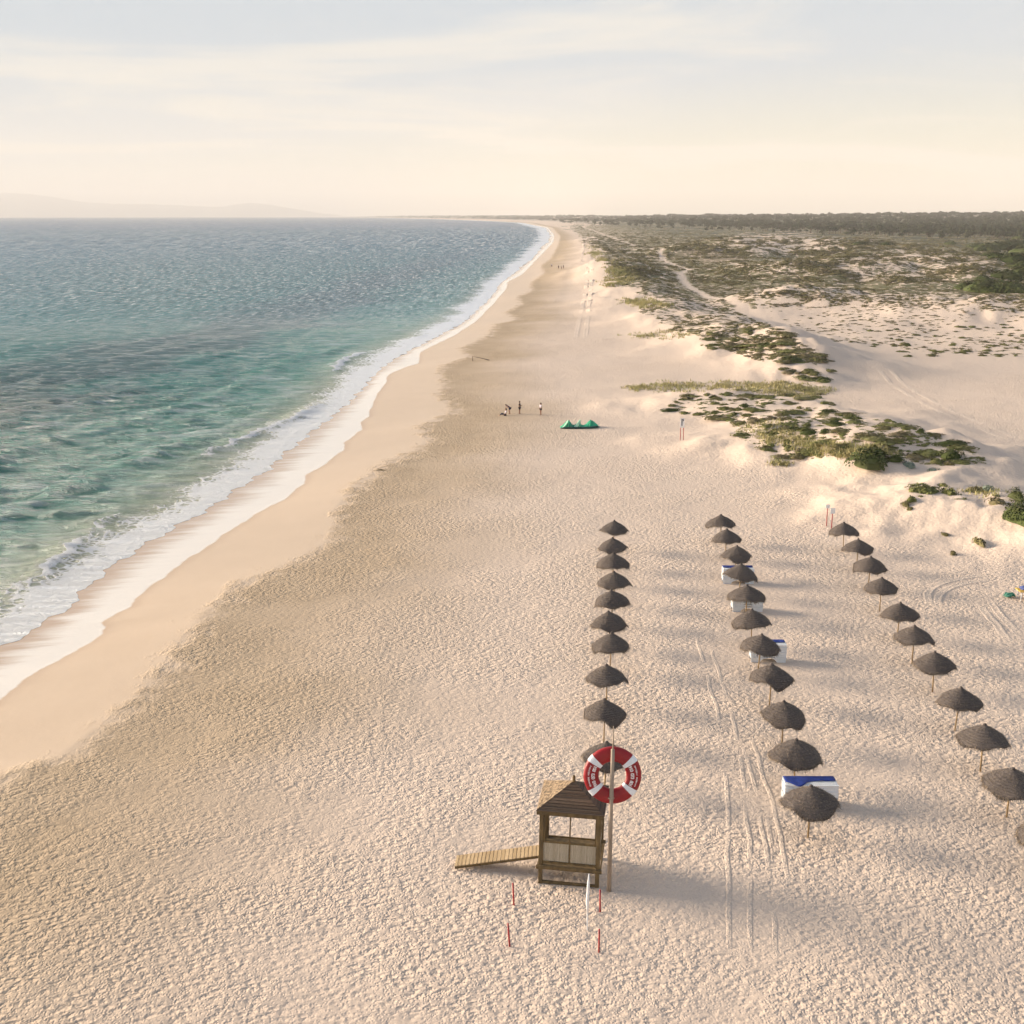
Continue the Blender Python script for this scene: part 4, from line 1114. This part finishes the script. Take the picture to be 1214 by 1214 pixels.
for side in (0, math.pi):            # worn second line, too small in the photo to read
    for i in range(26):
        if i in (12, 13): continue
        a = side + (i - 12.5) * .035; hgt_ = rr_.uniform(.03, .07); ra = .975
        c = Vector((ra * math.cos(a), -RT * .90 - .012, ra * math.sin(a)))
        b.box(c, (hgt_, .02, .018), Matrix.Rotation(-a, 3, 'Y'))
b.build('worn_small_line', M['letter'], ring)
for z in (-.86,):
    b = MB(); b.tube([(-.06 + .115 * math.cos(t), -.30 + .14 * math.sin(t), z) for t in [i * math.pi / 8 for i in range(-1, 18)]], .014, 6); b.build('tie_rope', M['polew'], ring, True)

# ------------------------------------------------------------------ stakes and furled flag pole
SL = ['red stake nearest the hut on the left, before the ramp', 'red stake front left, with a bent wire at its top', 'red stake just below the tall pole', 'red stake front right, straight below the white pole']
for i, (px, py, top) in enumerate([(609.5, 1073, 1050), (604.5, 1122, 1099), (711.5, 1081, 1058), (710, 1129, 1105)]):
    x, y = at(px, py); hh = 1.0
    st = empty('marker_stake', (x, y, 0)); tag(st, SL[i], 'stake', 'red stakes in front of the hut')
    b = MB(); tx = [-.05, -.07, -.02, .0][i]; b.tube([(0, 0, -.15), (tx, 0, hh - .03)], .034, 8); b.tube([(tx, 0, hh - .03), (tx, 0, hh)], [.034, .02], 8); b.build('shaft', M['redp'], st, True)
    if i == 1:
        b = MB(); b.tube([(tx, 0, hh - .04), (tx + .10, 0, hh - .02), (tx + .16, .0, hh - .06)], .008, 5); b.build('wire', M['drift'], st)
x, y = at(696.5, 1103)
fp = empty('flag_pole', (x, y, 0)); tag(fp, 'thin white pole standing in the sand in front of the hut', 'pole')
b = MB(); b.tube([(0, 0, -.2), (-.01, 0, .4), (-.02, 0, 1.3), (.02, 0, 2.45)], [.022, .028, .032, .02], 8); b.build('shaft', M['white'], fp, True)
b = MB(); b.tube([(-.005, 0, .75), (-.02, 0, 1.2), (.0, 0, 1.9), (.02, 0, 2.35)], [.035, .060, .055, .03], 9); b.build('furled_flag', M['white'], fp, True)

# ------------------------------------------------------------------ signs
def sign(px, py, name, label, w, hgt, panel, legs):
    x, y = at(px, py); z = float(ground(np.array([x]), np.array([y]))[0])
    s = empty(name, (x, y, z)); tag(s, label, 'sign')
    for lx in legs:
        b = MB(); b.tube([(lx, 0, -.2), (lx, 0, hgt)], .04, 8); b.build('post', M['redp'], s, True)
    b = MB(); b.box((0, -.05, hgt - panel / 2), (w, .03, panel)); b.build('panel', M['white'], s, bevel=.006)
    return s
s = sign(808, 528, 'beach_sign', 'white sign on two red legs standing before the central dune', .52, 2.7, 1.15, (-.18, .18))
b = MB(); b.box((-.05, -.075, 2.2), (.10, .012, .85)); b.box((.12, -.075, 2.45), (.10, .012, .2)); b.build('dark_print', M['navy'], s)
sign(979.5, 628, 'beach_sign', 'left one of two thin red posts with white plates', .34, 1.95, .34, (0,))
sign(985.5, 631, 'beach_sign', 'right one of two thin red posts, slightly nearer with a wider white plate', .42, 1.9, .50, (0,))

# ------------------------------------------------------------------ kite on the sand
kx, ky = at(687, 507); kite = empty('kite', (kx, ky, 0)); kite.scale = (1, 1, 1.05)
tag(kite, 'green inflatable kite collapsed on the sand with three peaks', 'kite')
def sheet(name, mat, rows):
    V = []; n = len(rows[0])
    for r_ in rows: V += r_
    Fc = [(j * n + i, j * n + i + 1, (j + 1) * n + i + 1, (j + 1) * n + i) for j in range(len(rows) - 1) for i in range(n - 1)]
    me = bpy.data.meshes.new(name); me.from_pydata(V, [], Fc); me.materials.append(mat)
    for p in me.polygons: p.use_smooth = True
    o = link(name, me, kite); md = o.modifiers.new('t', 'SOLIDIFY'); md.thickness = .04
    md2 = o.modifiers.new('s', 'SUBSURF'); md2.levels = 1; md2.render_levels = 1
xs_ = [-2.5, -2.1, -1.7, -1.35, -1.0, -.6, -.2, .2, .6, 1.0, 1.4, 1.8, 2.2, 2.5]
zt = [.05, .35, .9, 1.2, .35, .3, .75, .35, .28, .55, 1.25, .9, .55, .2]
sheet('canopy', M['kgreen'], [[(x, .9 + .1 * math.sin(x * 3), .02) for x in xs_], [(x, .45, z * .7) for x, z in zip(xs_, zt)], [(x, .1, z) for x, z in zip(xs_, zt)], [(x, -.35 - .2 * math.sin(x * 2), z * .35) for x, z in zip(xs_, zt)], [(x, -.75 + .15 * math.cos(x * 3), .03) for x in xs_]])
sheet('left_wing_panel', M['kpale'], [[(-2.35, -.5, .05), (-2.0, -.45, .3), (-1.75, -.3, .7), (-1.5, -.1, 1.15)], [(-2.6, -.9, .04), (-2.2, -.85, .12), (-1.8, -.7, .3), (-1.4, -.45, .8)]])
sheet('middle_panel', M['kpale'], [[(-.9, -.6, .1), (-.5, -.45, .5), (-.1, -.15, .95), (.15, .05, 1.15)], [(-.7, -.95, .05), (-.3, -.8, .12), (0, -.6, .45), (.12, -.2, .9)]])
b = MB(); b.tube([(-2.55, -.95, .10), (-1.9, -.92, .14), (-1.1, -1.0, .14), (-.2, -1.05, .13), (.7, -1.0, .14), (1.5, -.95, .16), (2.2, -.75, .22), (2.55, -.4, .18)], [.05, .13, .14, .14, .14, .15, .16, .06], 10); b.build('leading_edge', M['kdark'], kite, True)
for x0, z0 in ((-1.35, .95), (.05, .85), (1.4, 1.0)):
    b = MB(); b.tube([(x0 - .1, -.9, .15), (x0, -.35, z0 * .6), (x0 + .03, .05, z0)], [.11, .09, .04], 8); b.build('strut', M['kgreen'], kite, True)

# ------------------------------------------------------------------ people
def skin_mesh(joints, edges, radii, name, mat, parent, sub=2):
    me = bpy.data.meshes.new(name); me.from_pydata([joints[k] for k in joints], [(list(joints).index(a), list(joints).index(b)) for a, b in edges], [])
    o = bpy.data.objects.new(name, me); col.objects.link(o)
    md = o.modifiers.new('skin', 'SKIN'); md.use_smooth_shade = True
    lay = me.skin_vertices[0].data if me.skin_vertices else None
    if lay is None:
        bpy.context.view_layer.objects.active = o; lay = me.skin_vertices[0].data
    for i, k in enumerate(joints): lay[i].radius = (radii[k], radii[k] if k not in FLAT else radii[k] * FLAT[k]); lay[i].use_root = (i == 0)
    o.modifiers.new('sub', 'SUBSURF').render_levels = sub; o.modifiers['sub'].levels = sub
    bpy.context.view_layer.update()
    m2 = bpy.data.meshes.new_from_object(o.evaluated_get(bpy.context.evaluated_depsgraph_get())); bpy.data.objects.remove(o)
    m2.materials.clear(); m2.materials.append(mat); m2.name = name
    for p in m2.polygons: p.use_smooth = True
    return link(name, m2, parent)
FLAT = {}
def person(loc, rz, J, label, mats, skirt=False):
    """J: joint positions; mats: skin, top, bottom"""
    root = empty('person', loc, rz); tag(root, label, 'person')
    J = {k: Vector(v) for k, v in J.items()}
    j = dict(pelvis=J['pelvis'], belly=J['pelvis'].lerp(J['chest'], .5), chest=J['chest'], neck=J['neck'], jaw=J['neck'].lerp(J['head'], .55), head=J['head'], crown=J['head'] + (J['head'] - J['neck']).normalized() * .11)
    rad = dict(pelvis=.125, belly=.11, chest=.135, neck=.052, jaw=.072, head=.092, crown=.06)
    ed = [('pelvis', 'belly'), ('belly', 'chest'), ('chest', 'neck'), ('neck', 'jaw'), ('jaw', 'head'), ('head', 'crown')]
    fwd = Vector(J.get('face', (0, -1, 0)))
    j['nose'] = J['head'] + fwd * .115 - Vector((0, 0, .01)); rad['nose'] = .014; ed.append(('head', 'nose'))
    for s in 'lr':
        j['sh' + s] = J['sh' + s]; j['el' + s] = J['el' + s]; j['wr' + s] = J['wr' + s]
        d = (J['wr' + s] - J['el' + s]).normalized(); j['pa' + s] = J['wr' + s] + d * .08
        rad['sh' + s] = .062; rad['el' + s] = .042; rad['wr' + s] = .028; rad['pa' + s] = .034
        ed += [('chest', 'sh' + s), ('sh' + s, 'el' + s), ('el' + s, 'wr' + s), ('wr' + s, 'pa' + s)]
        side = d.orthogonal().normalized()
        for q in range(4):
            k = f'f{q}{s}'; j[k] = j['pa' + s] + d * (.075, .085, .08, .062)[q] + side * (-.033 + .022 * q) + fwd * .02; rad[k] = .009; ed.append(('pa' + s, k))
        k = 'th' + s; j[k] = j['wr' + s] + d * .06 + side * -.06; rad[k] = .010; ed.append(('wr' + s, k))
        j['hi' + s] = J['hi' + s]; j['kn' + s] = J['kn' + s]; j['an' + s] = J['an' + s]; j['to' + s] = J['to' + s]
        rad['hi' + s] = .092; rad['kn' + s] = .058; rad['an' + s] = .040; rad['to' + s] = .034
        ed += [('pelvis', 'hi' + s), ('hi' + s, 'kn' + s), ('kn' + s, 'an' + s), ('an' + s, 'to' + s)]
    skin_mesh(j, ed, rad, 'body', mats[0], root)
    # clothes follow the same joints a little larger
    t = dict(pelvis=j['pelvis'].lerp(j['belly'], .2), belly=j['belly'], chest=j['chest'], nk=j['chest'].lerp(j['neck'], .6)); tr = dict(pelvis=.148, belly=.135, chest=.155, nk=.10)
    te = [('pelvis', 'belly'), ('belly', 'chest'), ('chest', 'nk')]
    for s in 'lr':
        t['s' + s] = j['sh' + s]; t['e' + s] = j['sh' + s].lerp(j['el' + s], .55); tr['s' + s] = .080; tr['e' + s] = .066; te += [('chest', 's' + s), ('s' + s, 'e' + s)]
    skin_mesh(t, te, tr, 'shirt', mats[1], root)
    t = dict(p=j['pelvis']); tr = dict(p=.152); te = []
    L = mats[3]
    for s in 'lr':
        t['h' + s] = j['hi' + s]; t['k' + s] = j['hi' + s].lerp(j['kn' + s], min(L, 1)); tr['h' + s] = .115; tr['k' + s] = .088; te += [('p', 'h' + s), ('h' + s, 'k' + s)]
        if L > 1: t['a' + s] = j['kn' + s].lerp(j['an' + s], L - 1); tr['a' + s] = .06; te.append(('k' + s, 'a' + s))
    skin_mesh(t, te, tr, 'shorts' if L < 1 else 'trousers', mats[2], root)
    hj = dict(a=j['head'] - fwd * .025 + Vector((0, 0, .03)), b=j['crown'] - fwd * .02, c=j['head'] - fwd * .07 - Vector((0, 0, .05))); hr = dict(a=.096, b=.06, c=.06)
    he = [('a', 'b'), ('a', 'c')]
    if mats[4]: hj['d'] = j['neck'] - fwd * .09 - Vector((0, 0, .06)); hr['d'] = .045; he.append(('c', 'd'))
    skin_mesh(hj, he, hr, 'hair', M['hair'], root)
    return root
STAND = dict(pelvis=(0, 0, .96), chest=(0, -.01, 1.32), neck=(0, 0, 1.52), head=(0, -.02, 1.68), shl=(.19, 0, 1.44), shr=(-.19, 0, 1.44), ell=(.25, .02, 1.14), elr=(-.25, .02, 1.14), wrl=(.25, -.08, .90), wrr=(-.25, -.08, .90),
             hil=(.10, 0, .90), hir=(-.10, 0, .90), knl=(.12, -.02, .50), knr=(-.11, .01, .50), anl=(.13, .02, .07), anr=(-.13, .05, .07), tol=(.14, -.15, .035), tor=(-.14, -.12, .035))
def at3(px, py):
    x, y = at(px, py); return (x, y, float(ground(np.array([x]), np.array([y]))[0]))
J = dict(STAND); J.update(shl=(.18, 0, 1.44), ell=(.23, -.03, 1.16), wrl=(.10, -.22, 1.18), elr=(-.23, -.03, 1.16), wrr=(-.08, -.24, 1.16))
person(at3(616, 490.5), R(75), J, 'person standing in black top and black shorts', (M['skint'], M['black'], M['black'], .75, False))
J = dict(STAND); J.update(elr=(-.26, -.05, 1.17), wrr=(-.06, -.22, 1.06), ell=(.25, -.04, 1.16), wrl=(.08, -.20, 1.04))
person(at3(641, 492.5), R(-60), J, 'person with long dark hair, pale top and dark shorts standing apart', (M['skint'], M['pale'], M['black'], .45, True)).scale = (.95,) * 3
J = dict(pelvis=(0, .12, .86), chest=(0, -.20, 1.12), neck=(0, -.38, 1.24), head=(0, -.50, 1.30), face=(0, -.75, -.65), shl=(.18, -.26, 1.17), shr=(-.18, -.26, 1.17), ell=(.20, -.38, .90), elr=(-.20, -.38, .90), wrl=(.16, -.52, .70), wrr=(-.16, -.52, .70),
         hil=(.10, .12, .82), hir=(-.10, .12, .82), knl=(.12, -.02, .46), knr=(-.12, .0, .46), anl=(.12, .12, .07), anr=(-.12, .16, .07), tol=(.13, -.06, .035), tor=(-.13, -.02, .035))
person(at3(603.5, 490), R(-65), J, 'person bending forward in patterned dark top over the seated one', (M['skint'], simple('dark_print_cloth', (.20, .15, .18), .9, .9, 14), M['navy'], .7, True))
J = dict(pelvis=(0, 0, .14), chest=(0, .10, .50), neck=(0, .12, .70), head=(0, .10, .86), shl=(.18, .10, .62), shr=(-.18, .10, .62), ell=(.24, .06, .36), elr=(-.24, .06, .36), wrl=(.20, -.16, .22), wrr=(-.20, -.16, .22),
         hil=(.10, -.02, .12), hir=(-.10, -.02, .12), knl=(.13, -.48, .26), knr=(-.12, -.44, .34), anl=(.12, -.88, .07), anr=(-.13, -.74, .07), tol=(.13, -1.0, .13), tor=(-.14, -.86, .12))
person(at3(599, 492), R(-80), J, 'person sitting on the sand in pale top and dark trousers', (M['skin'], M['pale'], M['navy'], 1.8, False))
# four figures far up the beach
FARL = ['leftmost and separate one of the tiny far beach walkers', 'left one of the three tiny walkers together', 'middle one of the three tiny walkers together', 'right one of the three tiny walkers together']
for i, (px, py) in enumerate([(654, 317.3), (662, 321.8), (665.5, 322.3), (668, 321.8)]):
    person(at3(px, py), R(40 * i), STAND, FARL[i], (M['skint'], (M['pale'], M['navy'], M['black'], M['black'])[i], M['black'], .7, False)).scale = (1.1,) * 3

# ------------------------------------------------------------------ small things
x, y, z = at3(560, 426)
dr = empty('driftwood', (x, y, z)); tag(dr, 'upright stick with a long bare branch lying by the wet sand', 'driftwood')
b = MB(); b.tube([(0, 0, -.1), (.02, 0, .5), (-.02, 0, .95)], [.07, .06, .045], 7); b.build('upright_stick', M['drift'], dr, True)
b = MB(); b.tube([(.1, 0, .82), (1.2, .1, .62), (2.4, .05, .35), (3.2, 0, .12)], [.035, .045, .06, .11], 7); b.build('branch', M['drift'], dr, True)
x, y, z = at3(450, 554)
b = MB()
for i in range(5): b.tube([(random.uniform(-1.2, -.2), random.uniform(-.3, .3), .05), (random.uniform(-.2, .3), random.uniform(-.3, .3), .16), (random.uniform(.4, 1.2), random.uniform(-.3, .3), .05)], [.03, .09, .03], 6)
o = b.build('seaweed', simple('dry_seaweed', (.20, .15, .07), .9, .4), None, True); o.location = (x, y, z); o.scale = (.7, .7, .5); tag(o, 'flat brown clump of washed up seaweed on the smooth sand', 'seaweed')
# board rack cut by the right edge
x, y = at(1212, 712); z = float(ground(np.array([x]), np.array([y]))[0])
rk = empty('board_rack', (x, y, z)); tag(rk, 'white legged yellow table at the right edge of the sand', 'table')
for i, (lx, ly) in enumerate(((-.2, -.2), (1.6, -.2), (-.2, .5), (1.6, .5))):
    b = MB(); b.tube([(lx, ly, -.1), (lx, ly, .68)], .03, 8); b.build('leg', M['white'], rk, True)
b = MB(); b.box((.7, .15, .72), (2.1, .95, .07)); b.build('table_top', M['yellow'], rk, bevel=.01)
def bag(name, mat, c, L, Wd, h, lab):
    r = np.random.default_rng(int(L * 100)); b = MB()
    for i in range(4):
        yy = (i - 1.5) * Wd / 4
        b.tube([(-L / 2, yy, h * .3), (-L / 4, yy + r.uniform(-.05, .05), h * r.uniform(.5, .9)), (0, yy, h * r.uniform(.4, .7)), (L / 4, yy + r.uniform(-.05, .05), h * r.uniform(.6, 1)), (L / 2, yy, h * .3)], [Wd * .06, Wd * .17, Wd * .2, Wd * .17, Wd * .05], 8)
    o = b.build(name, mat, None, True); o.location = c; tag(o, lab, 'cloth')
bag('folded_cloth', M['dblue'], (x + .5, y + .2, z + .76), 1.3, .6, .2, 'slate blue folded cloth on the yellow table')
bag('crumpled_cloth', M['ggreen'], (x - .62, y + .75, z - .02), .75, .5, .30, 'sea green crumpled cloth on the sand left of the yellow table')

# ------------------------------------------------------------------ haze
hz = MB(); hz.box((0, 0, 150), (72000, 76000, 1060))
hm = bpy.data.materials.new('haze_air'); hm.use_nodes = True; nt = hm.node_tree; nt.nodes.clear()
out = nt.nodes.new('ShaderNodeOutputMaterial'); pv = nt.nodes.new('ShaderNodeVolumePrincipled')
pv.inputs['Color'].default_value = (.84, .81, .785, 1); pv.inputs['Density'].default_value = 8.5e-5; pv.inputs['Anisotropy'].default_value = 0
nt.links.new(pv.outputs[0], out.inputs['Volume'])
hzo = hz.build('haze', hm); tag(hzo, 'thin warm haze in the air over sea and beach', 'haze', kind='stuff')

# ------------------------------------------------------------------ light
w = bpy.data.worlds.new('World'); scene.world = w; w.use_nodes = True; nt = w.node_tree
bg = nt.nodes['Background']
sky = nt.nodes.new('ShaderNodeTexSky'); sky.sky_type = 'NISHITA'; sky.sun_disc = False
sky.sun_elevation = R(SUN_EL); sky.sun_rotation = R(-SUN_AZ); sky.air_density = 1.0; sky.dust_density = 1.2; sky.ozone_density = 1.0; sky.altitude = 20
def N(ty, ins=None, **kw):
    nd = nt.nodes.new(ty)
    for k, v in kw.items(): setattr(nd, k, v)
    for k, v in (ins or {}).items():
        if isinstance(v, bpy.types.NodeSocket): nt.links.new(v, nd.inputs[k])
        else: nd.inputs[k].default_value = v
    return nd
tc = N('ShaderNodeTexCoord').outputs['Generated']
sep = N('ShaderNodeSeparateXYZ', {0: tc}).outputs
zc = N('ShaderNodeMath', {0: sep[2], 1: .03}, operation='MAXIMUM').outputs[0]
zc = N('ShaderNodeMath', {0: zc, 1: .10}, operation='ADD').outputs[0]
cx = N('ShaderNodeMath', {0: sep[0], 1: zc}, operation='DIVIDE').outputs[0]; cy = N('ShaderNodeMath', {0: sep[1], 1: zc}, operation='DIVIDE').outputs[0]
cv_ = N('ShaderNodeCombineXYZ', {0: cx, 1: cy}).outputs[0]
mp = N('ShaderNodeMapping', {'Vector': cv_, 'Scale': (.55, 1.0, 1), 'Rotation': (0, 0, R(-24)), 'Location': (3.1, 1.7, 0)}).outputs[0]
n1 = N('ShaderNodeTexNoise', {'Vector': mp, 'Scale': .75, 'Detail': 8, 'Roughness': .60, 'Distortion': .9}).outputs['Fac']
mk = N('ShaderNodeMapRange', {'Value': n1, 'From Min': .47, 'From Max': .66}, interpolation_type='SMOOTHSTEP').outputs['Result']
veil = N('ShaderNodeMapRange', {'Value': sep[2], 'From Min': .0, 'From Max': .115, 'To Min': .95, 'To Max': .0}).outputs['Result']
mk2 = N('ShaderNodeMath', {0: mk, 1: .70, 2: veil}, operation='MULTIPLY_ADD', use_clamp=True).outputs[0]
ccol = N('ShaderNodeMix', {0: N('ShaderNodeMapRange', {'Value': sep[2], 'From Min': 0.0, 'From Max': .25}).outputs['Result'], 6: (3.78, 3.54, 3.08, 1), 7: (3.8, 3.62, 3.32, 1)}, data_type='RGBA').outputs[2]
skt = N('ShaderNodeVectorMath', {0: sky.outputs[0], 1: (1.08, 1.0, 1.0)}, operation='MULTIPLY').outputs[0]
skm = N('ShaderNodeVectorMath', {0: skt, 1: (2.38, 2.74, 3.08)}, operation='MINIMUM').outputs[0]
mx = N('ShaderNodeMix', {0: mk2, 6: skm, 7: ccol}, data_type='RGBA').outputs[2]
nt.links.new(mx, bg.inputs['Color']); bg.inputs['Strength'].default_value = .077

sd = bpy.data.lights.new('sun', 'SUN'); sd.energy = 4.4; sd.angle = R(24); sd.color = (1, .84, .65)
so = bpy.data.objects.new('sun', sd); col.objects.link(so); so.rotation_euler = SUN_DIR.to_track_quat('Z', 'Y').to_euler(); so.location = (0, 0, 60)

scene.view_settings.view_transform = 'Standard'; scene.view_settings.look = 'None'; scene.view_settings.gamma = 1
scene.view_settings.exposure = 1.62; scene.view_settings.use_curve_mapping = False
try:
    scene.cycles.use_denoising = True; scene.cycles.denoiser = 'OPENIMAGEDENOISE'
except Exception: pass
scene.cycles.adaptive_threshold = .03; scene.cycles.max_bounces = 4; scene.cycles.diffuse_bounces = 2; scene.cycles.glossy_bounces = 2; scene.cycles.volume_bounces = 1; scene.cycles.transparent_max_bounces = 8
